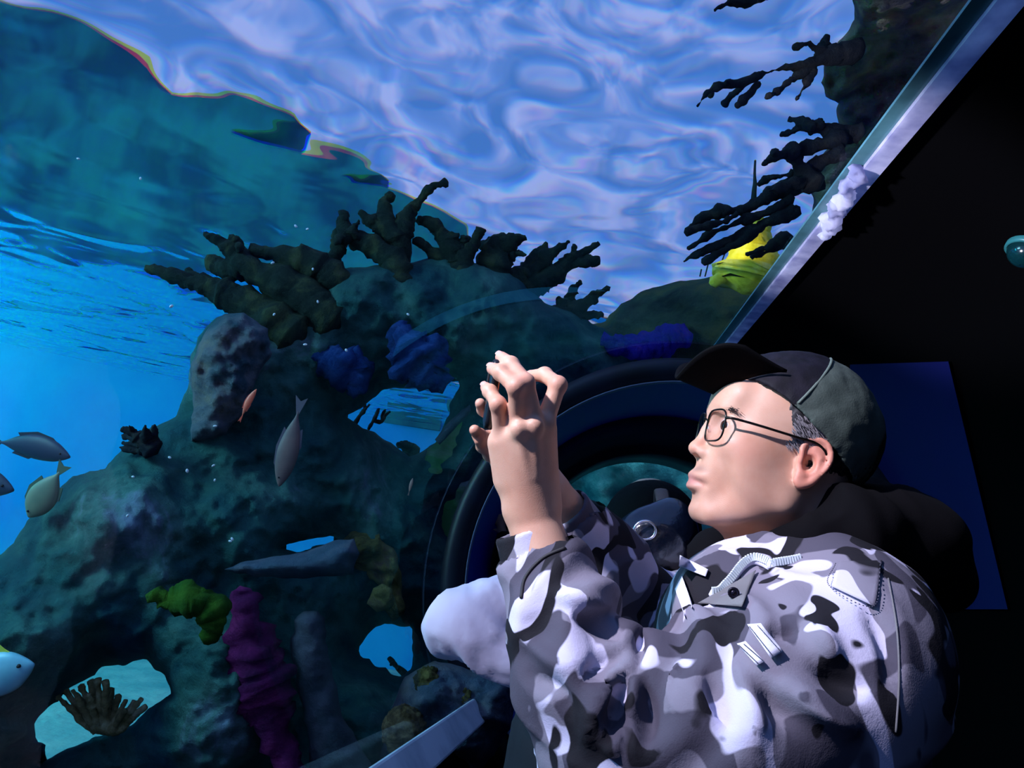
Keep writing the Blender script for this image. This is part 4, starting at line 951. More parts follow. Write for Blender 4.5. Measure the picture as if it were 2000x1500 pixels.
# ------------------------------------------------------------------ elkhorn corals
def knobby(v, f, amp, fr, seed):
    v = np.asarray(v); n = vnormals(v, f); q = v * fr
    return v + n * (amp * (fbm(q, 3, seed)) + amp * .6 * np.maximum(0, fbm(q * 3, 2, seed + 4)))[:, None]
M_elk = rockmat('elkhorn dark', [(.3, '0e1c1e'), (.5, '23302a'), (.62, '3c4630'), (.75, '4c4440')], 7.0, .02, 2)
M_elk2 = rockmat('elkhorn shade', [(.3, '0c1016'), (.5, '1d2228'), (.65, '343430'), (.78, '45403a')], 9.0, .015, 6)
def coral(branches, d, mat, label, base=None, group=None, seed=1, amp=.012, name='elkhorn_coral', spread=.12, wide=1.3):
    """branches: lists of (px, py, width px); each becomes a flattened knobby limb, all grown from one colony"""
    mb = MB(); rg = np.random.default_rng(seed); trunk = None
    for bi, b in enumerate(branches):
        b = np.array(b, float); dz = rg.uniform(-spread, spread)
        sp = spline(b, 9); m = len(sp); t = np.linspace(0, 1, m)
        # tip (t=0) leans toward / away from the viewer, base (t=1) meets the colony
        dep = d + dz * (1 - t) ** 1.0
        pts = np.array([V(x, y, q) for (x, y, _), q in zip(sp, dep)]); r = sp[:, 2] * .5 * (wide + (.55 if wide > 1.2 and name == 'elkhorn_coral' else 0) * t) / FPX * dep
        r = r * (1 + .16 * fbm(np.c_[t * m * .45, np.full(m, bi), np.full(m, seed)], 2, seed))
        vv, ff = tube(pts, r, 10); vv = np.array(vv)
        ax = pts.mean(0) / np.linalg.norm(pts.mean(0)); 
        mb.add(vv, ff)
    v = np.concatenate(mb.v); f = mb.f
    v = knobby(v, f, amp * 1.5 * d / 4, 16, seed)
    o = mesh(name, v, f, mat); tag(o, label, 'coral', group); return o
G1 = 'elkhorn corals along the top of the reef'
coral([[(286, 526, 10), (342, 542, 20), (404, 560, 28), (454, 578, 38), (512, 613, 48), (575, 660, 60)], [(366, 527, 8), (378, 545, 16), (410, 565, 20)]], 3.75, M_elk, 'long low elkhorn branch reaching out over the open blue water, farthest left', group=G1, seed=1)
coral([[(401, 455, 8), (430, 470, 16), (462, 500, 26), (516, 538, 34), (590, 580, 44), (650, 630, 50)], [(449, 462, 10), (455, 478, 18), (462, 500, 24)], [(413, 517, 22), (440, 522, 26), (478, 522, 28)], [(466, 480, 7), (472, 500, 14), (485, 520, 20)]], 3.8, M_elk, 'elkhorn coral with forked blunt tips above the long low branch', group=G1, seed=2)
coral([[(490, 488, 14), (545, 496, 26), (600, 515, 36), (646, 545, 42), (690, 620, 50)], [(590, 482, 10), (596, 500, 22), (612, 520, 28)]], 3.9, M_elk, 'broad arching elkhorn slab between the forked coral and the upright coral', group=G1, seed=3)
coral([[(671, 414, 14), (670, 440, 20), (690, 462, 24), (730, 482, 26), (766, 508, 30), (780, 570, 36)], [(702, 430, 8), (690, 448, 16), (684, 460, 18)], [(664, 448, 16), (662, 480, 20), (648, 520, 22), (640, 570, 26), (650, 620, 30)], [(656, 474, 12), (664, 466, 16), (676, 460, 18)]], 4.0, M_elk, 'upright elkhorn coral with a knobbed head, left of the tallest branch', group=G1, seed=4)
coral([[(872, 359, 5), (845, 364, 8), (818, 392, 12), (793, 424, 18), (780, 470, 28), (782, 540, 36), (790, 600, 44)], [(764, 380, 8), (752, 398, 16), (752, 432, 24), (772, 472, 28)], [(705, 414, 7), (722, 428, 14), (744, 444, 20), (770, 472, 26)]], 4.1, M_elk, 'tallest elkhorn coral, its thin tip bending up into the bright water', group=G1, seed=5)
coral([[(815, 427, 8), (846, 442, 16), (871, 470, 26), (893, 514, 34), (900, 580, 44)], [(880, 452, 12), (884, 475, 26), (890, 510, 34)], [(905, 462, 8), (900, 480, 20), (893, 520, 30)], [(812, 470, 8), (840, 486, 14), (880, 520, 22)]], 4.2, M_elk, 'elkhorn coral with a low left arm, right of the tallest branch', group=G1, seed=6)
coral([[(938, 448, 14), (925, 476, 16), (908, 502, 20), (900, 560, 28)], [(914, 470, 6), (908, 486, 10), (900, 510, 16)]], 4.15, M_elk, 'short elkhorn stub with a flared paddle tip', group=G1, seed=7)
coral([[(1026, 464, 8), (1000, 472, 22), (974, 486, 32), (965, 520, 40), (955, 580, 48)], [(938, 482, 6), (955, 480, 14), (974, 488, 20)], [(1028, 499, 5), (1012, 497, 10), (995, 508, 14), (970, 530, 20)], [(985, 470, 6), (982, 482, 16)]], 4.3, M_elk, 'wide hand shaped elkhorn coral in the middle of the ridge', group=G1, seed=8)
coral([[(1067, 476, 14), (1056, 500, 24), (1040, 524, 30), (1000, 560, 36), (960, 610, 44)], [(1113, 472, 7), (1082, 490, 11), (1056, 514, 16), (1030, 540, 20)], [(1122, 479, 8), (1112, 506, 16), (1080, 535, 24), (1036, 562, 32), (1000, 610, 40)], [(1169, 475, 8), (1130, 498, 11), (1098, 526, 16), (1070, 545, 20)], [(1172, 509, 12), (1130, 513, 11), (1085, 540, 18), (1060, 556, 22)], [(1158, 505, 5), (1150, 512, 9), (1136, 514, 10)]], 4.4, M_elk, 'many fingered elkhorn coral pointing right, tips spread like a hand', group=G1, seed=9)
coral([[(1135, 551, 9), (1116, 574, 12), (1112, 600, 18), (1105, 640, 24), (1100, 690, 34)], [(1088, 582, 6), (1098, 592, 10), (1110, 600, 14)], [(1128, 570, 5), (1118, 580, 8)], [(1188, 563, 10), (1158, 581, 14), (1128, 602, 20), (1110, 630, 26)], [(1177, 613, 8), (1142, 616, 16), (1095, 612, 22), (1060, 640, 28)]], 4.55, M_elk, 'small elkhorn coral with one cigar shaped arm, lowest on the right of the ridge', group=G1, seed=10)
G2 = 'dark corals growing from the seam rock on the right'
coral([[(1396, 19, 6), (1421, 6, 10), (1460, 2, 14), (1520, -20, 20), (1640, -60, 26)], [(1460, 14, 5), (1475, 2, 10), (1500, -10, 14)]], 2.3, M_elk2, 'dark coral twig cut off by the top edge of the picture', group=G2, seed=11, wide=1.0, amp=.01)
coral([[(1361, 208, 4), (1393, 174, 12), (1454, 159, 13), (1501, 140, 14), (1561, 126, 20), (1617, 112, 30), (1680, 95, 40)], [(1417, 201, 4), (1436, 180, 8), (1454, 160, 10)], [(1440, 205, 4), (1464, 184, 7), (1482, 160, 10)], [(1496, 192, 7), (1520, 178, 11), (1547, 154, 13), (1589, 130, 18)], [(1557, 191, 12), (1570, 172, 12), (1589, 140, 18)], [(1552, 92, 7), (1578, 86, 14), (1598, 100, 18), (1612, 112, 24)], [(1617, 70, 7), (1610, 90, 12), (1606, 112, 18)], [(1416, 158, 10), (1424, 166, 12)], [(1470, 148, 6), (1482, 152, 10)], [(1378, 186, 8), (1388, 184, 8)]], 2.45, M_elk2, 'spiky dark coral branch jutting left, uppermost long one on the right', group=G2, seed=12, wide=1.0, amp=.014)
coral([[(1524, 264, 5), (1545, 258, 12), (1575, 250, 20), (1620, 258, 30), (1680, 260, 40)], [(1543, 232, 8), (1562, 238, 18), (1590, 250, 22)], [(1602, 232, 8), (1596, 246, 16)], [(1491, 322, 6), (1510, 306, 12), (1540, 296, 16), (1575, 290, 22), (1650, 270, 30)], [(1510, 300, 5), (1520, 300, 10)], [(1482, 360, 5), (1500, 348, 10), (1530, 340, 16), (1570, 330, 24), (1640, 300, 30)], [(1550, 292, 12), (1560, 330, 26), (1590, 360, 40)], [(1500, 372, 5), (1530, 366, 12), (1580, 350, 24)]], 2.9, M_elk2, 'bushy dark coral clump halfway down the right side', group=G2, seed=13, wide=1.0, amp=.016)
coral([[(1342, 455, 8), (1368, 428, 12), (1403, 414, 20), (1440, 414, 15), (1487, 392, 20), (1524, 374, 26), (1600, 350, 34)], [(1342, 452, 6), (1378, 440, 9), (1415, 432, 12), (1440, 418, 12)], [(1344, 485, 4), (1389, 458, 9), (1440, 434, 12), (1487, 420, 14), (1545, 390, 24)], [(1335, 511, 4), (1370, 492, 13), (1431, 468, 15), (1487, 440, 16), (1550, 405, 26)], [(1375, 511, 7), (1412, 491, 12), (1459, 464, 14), (1505, 434, 18), (1560, 410, 24)]], 3.2, M_elk2, 'low dark coral with long parallel fingers in front of the yellow light', group=G2, seed=14, wide=1.0, amp=.012)
coral([[(1459, 497, 4), (1480, 488, 9), (1505, 481, 16), (1540, 465, 26)], [(1470, 500, 4), (1500, 492, 10), (1530, 478, 16)]], 3.4, M_elk2, 'short dark coral spur below the yellow light', group=G2, seed=15, wide=1.0, amp=.01)
for i, (a, l) in enumerate((([(700, 826, 4), (712, 812, 5), (712, 796, 5), (716, 786, 3)], 0),)):
    coral([[(694, 826, 5), (703, 812, 5), (712, 800, 5), (713, 786, 3)], [(712, 800, 4), (722, 790, 3)], [(720, 838, 6), (727, 826, 6), (736, 808, 5), (740, 798, 3)], [(728, 822, 5), (745, 824, 5), (752, 812, 4), (762, 804, 3)], [(745, 824, 5), (748, 808, 4), (753, 800, 3)]], 4.65, M_elk2, 'small branching twig coral at the left corner of the keyhole opening', seed=16, amp=.003, name='twig_coral')
coral([[(760, 1285, 6), (770, 1296, 7), (784, 1310, 9), (800, 1324, 12)]] + [[(758 + 6 * k, 1288 + 5.2 * k + (5 if k % 2 else -6), 2.5), (762 + 6 * k, 1288 + 5.2 * k, 3)] for k in range(1, 7)], 4.1, M_elk2, 'comb shaped twig in the lower blue opening', seed=17, amp=.003, name='twig_coral')
coral([[(776, 868, 4), (790, 872, 14), (806, 880, 22), (800, 900, 26)], [(784, 864, 4), (795, 872, 12)], [(808, 868, 3), (803, 876, 10)]], 4.5, M_elk2, 'ragged dark tuft under the keyhole opening', seed=18, amp=.01, name='tuft_coral')
coral([[(240, 838, 5), (255, 844, 12), (275, 858, 26), (300, 880, 30)], [(238, 850, 4), (258, 856, 12), (280, 866, 20)], [(252, 832, 4), (262, 846, 12)], [(283, 832, 5), (284, 848, 14), (290, 866, 20)], [(303, 830, 5), (300, 845, 12), (296, 864, 18)], [(234, 874, 4), (250, 878, 10), (280, 880, 18)], [(240, 866, 4), (256, 868, 9), (276, 872, 14)]], 3.2, M_elk2, 'fringed dark coral tuft on the reef edge against the blue water', seed=19, amp=.008, name='tuft_coral')
# finger coral in the lower left window
M_fin = rockmat('finger coral', [(.3, '5e5a3c'), (.5, '93885c'), (.7, 'c2b890')], 14, .01, 4)
fb = []; rg = np.random.default_rng(5)
for (x, y) in ((112, 1362), (128, 1350), (142, 1346), (158, 1338), (176, 1330), (190, 1328), (206, 1332), (216, 1345), (232, 1358), (246, 1366), (262, 1370), (276, 1366), (284, 1380), (150, 1362), (172, 1356), (196, 1352), (222, 1374), (244, 1388)):
    bx = 205 + (x - 200) * .18; by = 1428
    fb.append([(x, y, 9), ((x * 2 + bx) / 3, (y * 2 + by) / 3, 11), ((x + 2 * bx) / 3, (y + 2 * by) / 3 + 4, 12), (bx, by, 14)])
coral(fb, 3.0, M_fin, 'tan finger coral fan in the pale sandy window at the lower left', seed=20, amp=.006, name='finger_coral', spread=.1)
# brain-like brown coral by the ledge
def blob(name, px, py, d, r, mat, label, cat, amp, fr, seed, squash=(1, 1, 1), lobes=0):
    v = []; f = []; n, m = 40, 56; c = V(px, py, d)
    for i in range(n + 1):
        for j in range(m):
            th = math.pi * i / n; ph = 2 * math.pi * j / m; v.append([math.sin(th) * math.cos(ph), math.cos(th), math.sin(th) * math.sin(ph)])
    v = np.array(v); k = 1 + amp * fbm(v * fr, 3, seed) + (lobes * np.abs(np.sin(v[:, 0] * 16 + 4 * fbm(v * 3, 2, 3)) * np.sin(v[:, 1] * 16)) if lobes else 0)
    f = [[i * m + j, i * m + (j + 1) % m, (i + 1) * m + (j + 1) % m, (i + 1) * m + j] for i in range(n) for j in range(m)]
    o = mesh(name, c + v * k[:, None] * r * np.array(squash), f, mat); tag(o, label, cat); return o
M_brn = rockmat('brown coral', [(.35, '3a2c1e'), (.5, '5e4a32'), (.68, '8a7454')], 22, .01, 7)
blob('brain_coral', 788, 1425, 2.88, .085, M_brn, 'round brown pebbly coral on the pale slope by the white ledge', 'coral', .10, 4, 3, (1, 1, 1), .09)
M_olv = rockmat('olive coral', [(.35, '2a2a1a'), (.5, '504a28'), (.7, '7a6c40')], 18, .01, 9)
for i, (x, y, r, lb) in enumerate(((834, 1330, .05, 'upper olive knob coral beside the white sleeve elbow'), (838, 1362, .038, 'lower olive knob coral under the larger one beside the sleeve'), (905, 1360, .035, 'small olive knob coral nearest the end of the white ledge'))):
    blob('knob_coral', x, y, 2.95, r, M_olv, lb, 'coral', .22, 3, 5 + i, (1, 1.1, 1), .06)['group'] = 'olive knob corals by the ledge'
# soft corals and sponges
M_mag = rockmat('magenta reflection', [(.3, '38143c'), (.5, '6c1c58'), (.7, '8e2a66')], 6, .02, 3)  # soft coral built in place of a pink reflection in the acrylic
coral([[(468, 1150, 26), (480, 1210, 44), (500, 1290, 76), (515, 1340, 84), (530, 1400, 56), (560, 1480, 44), (590, 1560, 40)], [(452, 1345, 30), (470, 1370, 40), (505, 1400, 40)]], 2.85, M_mag, 'tall dull magenta soft coral stalk standing in for a reflection at the bottom of the reef', seed=21, amp=.03, name='soft_coral', spread=.02)
M_grn = rockmat('green algae', [(.3, '16360e'), (.5, '2c5812'), (.7, '456c1a')], 8, .02, 6)
coral([[(300, 1168, 12), (335, 1180, 34), (375, 1172, 40), (410, 1176, 34), (424, 1210, 30), (410, 1250, 12)]], 2.62, M_grn, 'bright green algae crescent on the dark reef face', seed=22, amp=.03, name='algae_patch', spread=.02)
M_blu = rockmat('blue coral', [(.3, '10285c'), (.5, '1c4488'), (.7, '3a5ca0')], 10, .03, 8)
for (pts, lb, sd) in (([[(770, 640, 30), (800, 680, 60), (830, 720, 70), (870, 750, 20)], [(850, 660, 30), (845, 700, 50), (835, 730, 50)]], 'deep blue soft coral patch above the keyhole opening', 23), ([[(620, 690, 20), (660, 710, 50), (700, 740, 40), (690, 775, 16)], [(700, 690, 18), (700, 720, 40)]], 'feathery blue coral patch left of the deep blue one', 24)):
    coral(pts, 3.72, M_blu, lb, seed=sd, amp=.028, name='soft_coral', spread=.04)
M_pur = rockmat('violet coral', [(.3, '1c1070'), (.5, '2c1aa0'), (.7, '5a2c8c')], 8, .03, 9)
coral([[(1180, 664, 14), (1220, 678, 30), (1270, 672, 44), (1310, 662, 40), (1340, 660, 20)]], 4.3, M_pur, 'violet coral strip just above the portal ring', seed=25, amp=.018, name='soft_coral', spread=.03)
M_yel = rockmat('bright yellow', [(.3, 'c8b41e'), (.5, 'f0e040'), (.7, 'fff48a')], 9, .01, 9)  # sponge takes the place of a yellow lamp glow
coral([[(1478, 425, 16), (1476, 460, 40), (1470, 500, 70), (1462, 535, 100), (1455, 556, 90)], [(1400, 548, 10), (1440, 536, 30), (1470, 530, 40)]], 3.75, M_yel, 'bright yellow sponge standing in for a lamp glow behind the parallel coral fingers', seed=26, amp=.02, name='sponge', spread=.02)
M_stem = pmat('dark stem', '20302c', .8)
G3 = 'thin stems on the rock hump'
for pp, lb in (([(1367, 540), (1370, 526)], 'shortest thin stem on the rock hump, leftmost'), ([(1377, 540), (1380, 528), (1384, 512)], 'thin bent stem second from the left on the rock hump'), ([(1393, 534), (1400, 518)], 'short thin stem third from the left on the rock hump'), ([(1400, 532), (1410, 510), (1416, 494)], 'longest thin stem on the rock hump beside the yellow sponge')):
    q = spline(np.array(pp, float), 6); vv, ff = tube([V(x, y, 3.9) for x, y in q], .004, 6); tag(mesh('sea_whip', vv, ff, M_stem), lb, 'coral', G3)
vv, ff = tube([V(1472, 392, 3.9), V(1474, 350, 3.9), V(1475, 322, 3.9)], [.016, .008, .006], 8); tag(mesh('post', vv, ff, M_stem), 'thin upright post seen against the bright water on the right', 'post')
# ------------------------------------------------------------------ fish
def fish(name, tail, head, d, hgt, wid, mats, label, bend=0, prof=None, dd=0, tailh=1.0, fins=True, up=None, dors=1.0):
    """tail, head px; body swept with an oval section, tail fin, dorsal and anal fins, eye"""
    a, b = V(*tail, d + dd), V(*head, d); ax = b - a; Lb = np.linalg.norm(ax); ax /= Lb
    side = np.cross(ax, [0, 0, 1.0]); side /= np.linalg.norm(side); up_ = side if side[1] > 0 else -side; 
    if up is not None: up_ = up_ * up
    sd = np.cross(ax, up_); prof = prof or [(0, .10), (.08, .16), (.25, .62), (.45, .95), (.6, 1.0), (.78, .82), (.92, .42), (1, .08)]
    t = np.linspace(0, 1, 36); P_ = spline(np.array(prof, float), 10); pr = np.interp(t, P_[:, 0], P_[:, 1]); v = []
    for ti, pi in zip(t, pr):
        c = a + ax * Lb * (.16 + .84 * ti) + up_ * bend * math.sin(ti * math.pi)
        for k_ in range(20):
            th = 2 * math.pi * k_ / 20; v.append(c + up_ * math.sin(th) * pi * hgt / 2 + sd * math.cos(th) * wid / 2 * pi ** .8)
    f = [[i * 20 + k_, i * 20 + (k_ + 1) % 20, (i + 1) * 20 + (k_ + 1) % 20, (i + 1) * 20 + k_] for i in range(35) for k_ in range(20)] + [list(range(20))[::-1], [35 * 20 + k_ for k_ in range(20)]]
    root = mesh(name, np.array(v), f, mats[0]); fixn(root); tag(root, label, 'fish')
    def fin(nm, pts, th=.0025):
        pts = np.array(pts); n = len(pts); vv = np.vstack([pts + sd * th, pts - sd * th]); ff = [list(range(n)), [n + i for i in range(n)][::-1]] + [[i, n + i, n + (i + 1) % n, (i + 1) % n] for i in range(n)]
        fixn(mesh(nm, vv, ff, mats[1], root, smooth=False, origin=np.array(root['_o'])))
    tb = a + ax * Lb * .19
    fin('tail_fin', [tb + up_ * hgt * .07, a + up_ * hgt * .42 * tailh, a + ax * Lb * .05, a - up_ * hgt * .42 * tailh, tb - up_ * hgt * .07])
    if fins:
        bt = lambda x, s: a + ax * Lb * (.16 + .84 * x) + up_ * (bend * math.sin(x * math.pi) + s * np.interp(x, P_[:, 0], P_[:, 1]) * hgt / 2)
        fin('dorsal_fin', [bt(.28, .9), bt(.30, .9) + up_ * hgt * .12 * dors - ax * Lb * .05, bt(.5, .95) + up_ * hgt * .13 * dors, bt(.72, .95) + up_ * hgt * .08, bt(.8, .9)])
        fin('anal_fin', [bt(.25, -.9), bt(.26, -.9) - up_ * hgt * .12 - ax * Lb * .04, bt(.45, -.95) - up_ * hgt * .10, bt(.5, -.9)])
    ec = a + ax * Lb * (.16 + .84 * .88) + up_ * hgt * .08
    for s_ in (1, -1):
        vv, ff = tube([ec + sd * s_ * wid * .28, ec + sd * s_ * wid * .40], [hgt * .05, hgt * .03], 8); mesh('eye', vv, ff, M_dark, root, origin=np.array(root['_o']))
    return root
M_f1 = pmat('fish slate', '24344c', .5); M_f1b = pmat('fish slate fin', '1a2638', .6)
fish('dark_fish', (-30, 858), (137, 893), 4.2, .145, .06, (M_f1, M_f1b), 'whole dark slate fish swimming right in the open blue water', bend=.02)
fish('dark_fish', (-160, 900), (27, 958), 4.0, .17, .07, (M_f1, M_f1b), 'dark fish mostly cut off by the left edge, below the whole one')
M_f3 = pmat('fish pale cyan', '8fd0dc', .35, var=('5aa0b8', 6, .4, .7)); M_f3b = pmat('fish yellow fin', 'd8dc4a', .5)
fish('pale_fish', (-130, 1350), (66, 1298), 2.6, .16, .07, (M_f3, M_f3b), 'pale cyan fish with yellow fins leaving at the lower left edge', dors=5.0)
M_f4 = pmat('fish olive', '6a7a64', .5, var=('8a8c70', 9, .4, .7)); M_f4b = pmat('fish olive fin', '4c6450', .6)
fish('olive_fish', (128, 905), (56, 1010), 2.95, .12, .05, (M_f4, M_f4b), 'olive grey fish nosing down along the reef edge', tailh=.6)
M_f5 = pmat('fish orange', 'ff7a58', .4, emit=None); M_f5b = pmat('fish orange fin', 'e85a40', .5)
fish('orange_fish', (467, 824), (501, 760), 2.6, .024, .014, (M_f5, M_f5b), 'slender orange fish hanging in front of the dark reef', tailh=.5, bend=.004)
fish('pink_fish', (797, 968), (806, 934), 3.4, .016, .01, (pmat('fish pink', 'b08478', .5), pmat('fish pink fin', '9a7068', .5)), 'tiny pinkish fish beside the left edge of the portal ring', tailh=.5, fins=False)
M_f7 = pmat('reflection mauve', '7a5c58', .6, var=('5a4648', 8, .4, .7))  # fish takes the place of a mauve reflection in the acrylic
fish('reflection_fish', (590, 775), (545, 950), 3.0, .09, .045, (M_f7, pmat('reflection mauve fin', '5e5460', .6)), 'mauve brown fish shape standing in for a reflection on the glass', tailh=.7)
# small pale flecks drifting in the water
M_fl = pmat('fleck', 'e8ecec', .6); fl0 = None
for i, (x, y) in enumerate(((596, 673), (535, 614), (676, 685), (420, 830), (420, 938), (797, 613), (533, 515), (610, 526), (332, 894), (416, 908), (367, 919), (259, 931), (250, 1008), (452, 1054), (280, 1176), (46, 1268), (579, 440), (600, 447), (275, 348), (152, 312), (335, 598), (620, 590), (450, 1055))):
    d = 2.3 + .9 * ((i * 37) % 10) / 10
    if fl0 is None:
        vv = np.array([[math.sin(t) * math.cos(p_), math.cos(t), math.sin(t) * math.sin(p_)] for t in np.linspace(0, math.pi, 6) for p_ in np.linspace(0, 2 * math.pi, 8, endpoint=False)]) * .0048 * np.array([1.5, .8, 1]); ff = [[a * 8 + b, a * 8 + (b + 1) % 8, (a + 1) * 8 + (b + 1) % 8, (a + 1) * 8 + b] for a in range(5) for b in range(8)]
        fl0 = mesh('fleck', vv + V(x, y, d), ff, M_fl); o = fl0
    else:
        o = fl0.copy(); COL.objects.link(o); o.location = Vector(W(V(x, y, d))); o.rotation_euler = (i, i * 2, 0)
    tag(o, 'tiny pale fleck drifting in the water in front of the reef', 'fleck', 'drifting flecks')
# ------------------------------------------------------------------ others in the tunnel
M_hair2 = pmat('hair black', '070709', .8, spec=.1, bump=(70, .5, .004))
def person2(name, label, feet_c, neck, pelv, elL, wrL, shL, elR, wrR, shR, head, cloth, trous, skin, h=.010, face=None, cover=False):
    ft = [feet_c + np.array([0, 0, .10]), feet_c - np.array([0, 0, .10])]
    pts = [neck, pelv, elL, wrL, shL, elR, wrR, shR, head] + ft
    lo = np.minimum.reduce(pts) - .26; hi = np.maximum.reduce(pts) + .26
    b = Field(lo, hi, h)
    fwd = np.array([-1.0, 0, 0]) if face is None else face; fwd = fwd / np.linalg.norm(fwd)
    b.ell(head + UPV * .03, np.array([.078, .09, .078]) + np.array([.014, .03, .0]), None, .02); b.ell(head + fwd * .035 - UPV * .045, [.06, .065, .055], None, .03); b.ell(head + fwd * .10 - UPV * .012, [.014, .016, .013], None, .02); b.ell(head + fwd * .09 - UPV * .075, [.018, .02, .02], None, .02)
    sdv = np.cross(fwd, UPV)
    for s in (1, -1): b.ell(head + sdv * s * .08, [.016, .03, .016], None, .01)
    b.cap(head - UPV * .06, neck, .052, .058, .03); b.cap(neck - UPV * .05, pelv, .11, .11, .05)
    for s_, e_, w_ in ((shL, elL, wrL), (shR, elR, wrR)):
        b.cap(s_, e_, .048, .038, .03); b.cap(e_, w_, .038, .024, .02)
        dr = (w_ - e_) / np.linalg.norm(w_ - e_); sx = np.cross(dr, [0, 0, 1.0]); sx /= np.linalg.norm(sx) + 1e-9
        b.cap(w_, w_ + dr * .07, .024, .026, .01)
        for q, (o_, l_) in enumerate(((-.028, .075), (-.01, .085), (.009, .08), (.027, .065))): b.cap(w_ + dr * .07 + sx * o_ * .8, w_ + dr * (.07 + l_ * .6) + sx * o_, .0095, .009, .004); b.cap(w_ + dr * (.07 + l_ * .6) + sx * o_, w_ + dr * (.07 + l_) + sx * o_ + np.array([0, 0, -.015]), .009, .008, .004)
        b.cap(w_ + dr * .025 - sx * .02, w_ + dr * .06 - sx * .052, .011, .009, .006)
    for f_ in ft:
        hp = f_ + UPV * .82; hp = hp * .4 + pelv * .6; kn = f_ + UPV * .45
        b.cap(hp, kn, .085, .055, .05); b.cap(kn, f_, .055, .04, .03); b.cap(f_, f_ + fwd * .15 - UPV * .015, .038, .034, .02)
    v, f = b.mesh(1); r = mesh(name, v, f.tolist(), skin, origin=np.array([*W(feet_c)[:2], 0.0])); tag(r, label, 'person')
    o_ = np.array(r['_o'])
    j = Field(lo, hi, h); j.cap(neck - UPV * .06, pelv, .125, .13, .05, sq=(np.array([0, 0, 1.0]), .8))
    for s_, e_, w_ in ((shL, elL, wrL), (shR, elR, wrR)): j.cap(neck * .4 + s_ * .6, s_, .075, .072, .03); j.cap(s_, e_, .068, .058, .03); j.cap(e_, e_ + (w_ - e_) * .86, .056, .042, .02)
    v, f = j.mesh(1); v = folds(v, f, .012, 41, 11.0); mesh('shirt', v, f.tolist(), cloth, r, origin=o_)
    t_ = Field(lo, hi, h + .002); t_.cap(pelv + UPV * .12, pelv - UPV * .02, .135, .135, .04, sq=(np.array([0, 0, 1.0]), .8))
    for f_ in ft:
        hp = f_ + UPV * .82; hp = hp * .4 + pelv * .6; kn = f_ + UPV * .45; t_.cap(hp, kn, .105, .075, .05); t_.cap(kn, f_ + UPV * .05, .075, .062, .03)
    v, f = t_.mesh(1); v = folds(v, f, .012, 43); mesh('trousers', v, f.tolist(), trous, r, origin=o_)
    hr = Field(lo, hi, h * .7); hr.ell(head + UPV * .035 - fwd * .012, np.array([.096, .10, .088]) * (1.12 if cover else 1), None, .02); cover and hr.ell(head - UPV * .05 - fwd * .02, [.095, .09, .09], None, .03); cover or hr.half(head + fwd * .045 + UPV * .03, fwd * .9 - UPV * .5, .02)
    v, f = hr.mesh(1); mesh('hair', v, f.tolist(), M_hair2, r, origin=o_)
    return r
M_lav = pmat('lavender white shirt', 'd6cfe4', .8, bump=(30, .3, .006)); M_navy = pmat('dark navy cloth', '0c0f1c', .85, bump=(40, .3, .004)); M_blk = pmat('black clothing', '0e0e12', .85)
M_skin2 = pmat('skin plain', 'c89a82', .5, sss=.1)
fc = down_to(V(1130, 1300, 1.62), .06)
nk = V(1235, 1190, 1.52)
person2('person', 'person in a lavender white sleeve leaning on the ledge behind the man', fc, nk, V(1105, 1560, 1.60),
        V(888, 1222, 1.38), V(1010, 1300, 1.34), V(1055, 1160, 1.44), V(1330, 1480, 1.66), V(1200, 1490, 1.72), V(1330, 1250, 1.62), V(1266, 1068, 1.56), M_lav, M_navy, M_skin2, face=np.array([-.1, -.1, 1.0]), cover=True)
fc = down_to(V(985, 1150, 4.5), .4)
person2('person', 'distant visitor in black inside the tunnel raising one bare hand', fc, V(1010, 1090, 4.4), V(1000, 1235, 4.5),
        V(1000, 1090, 4.1), V(985, 1046, 4.15), V(1000, 1115, 4.25), V(1050, 1170, 4.5), V(1040, 1200, 4.4), V(1030, 1110, 4.55), V(1020, 1040, 4.4), M_blk, M_blk, M_skin2, h=.013)
# ---- dark glossy bag with a metal eyelet, carried behind the man's arm
M_bag = pmat('bag navy gloss', '050b1a', .22, spec=.7, bump=(9, .5, .02))
bg_ = Field([.08, -.44, .90], [.36, -.12, 1.25], .005)
bg_.ell(V(1268, 1062, 1.12), [.058, .062, .05], None, .02); bg_.cap(V(1238, 1100, 1.12), V(1300, 1035, 1.12), .05, .04, .03)
v, f = bg_.mesh(1); v = folds(v, f, .012, 61)
bag = mesh('bag', v, f.tolist(), M_bag); tag(bag, 'dark navy glossy bag with a pale metal eyelet behind the man\'s forearm', 'bag')
BB = BVHTree.FromPolygons([Vector(x) for x in v], [tuple(q) for q in f.tolist()])
pts = [on(1260 + 21 * math.cos(t), 1036 + 18 * math.sin(t), .002, BB) for t in np.linspace(0, 2 * math.pi, 33)]
pts = np.array([p if p is not None else V(1260, 1036, 1.07) for p in pts]); zz = np.median(pts[:, 2]); pts = np.array([V(1260 + 21 * math.cos(t), 1036 + 18 * math.sin(t), zz - .004) for t in np.linspace(0, 2 * math.pi, 33)])
vv, ff = tube(pts, .0022, 8, cap=False); mesh('eyelet', vv, ff, pmat('eyelet metal', 'd8d8e0', .2, metal=.9), bag, origin=np.array(bag['_o']))
q = spline(np.array([(1238, 1050), (1220, 1068), (1208, 1080)], float), 6); vv, ff = tube([V(x, y, zz - .006) for x, y in q], np.linspace(.001, .0035, len(q)), 8); mesh('zip_pull', vv, ff, pmat('zip pull', 'f0e0d8', .25), bag, origin=np.array(bag['_o']))
st = spline(np.array([V(1300, 1010, 1.12), V(1290, 960, 1.3), V(1285, 1060, 1.62), V(1270, 1140, 1.66)]), 8); vv, ff = tube(st, .012, 8, flat=(np.array([0, 1.0, 0]), .3)); mesh('strap', vv, ff, M_dark, bag, origin=np.array(bag['_o']))
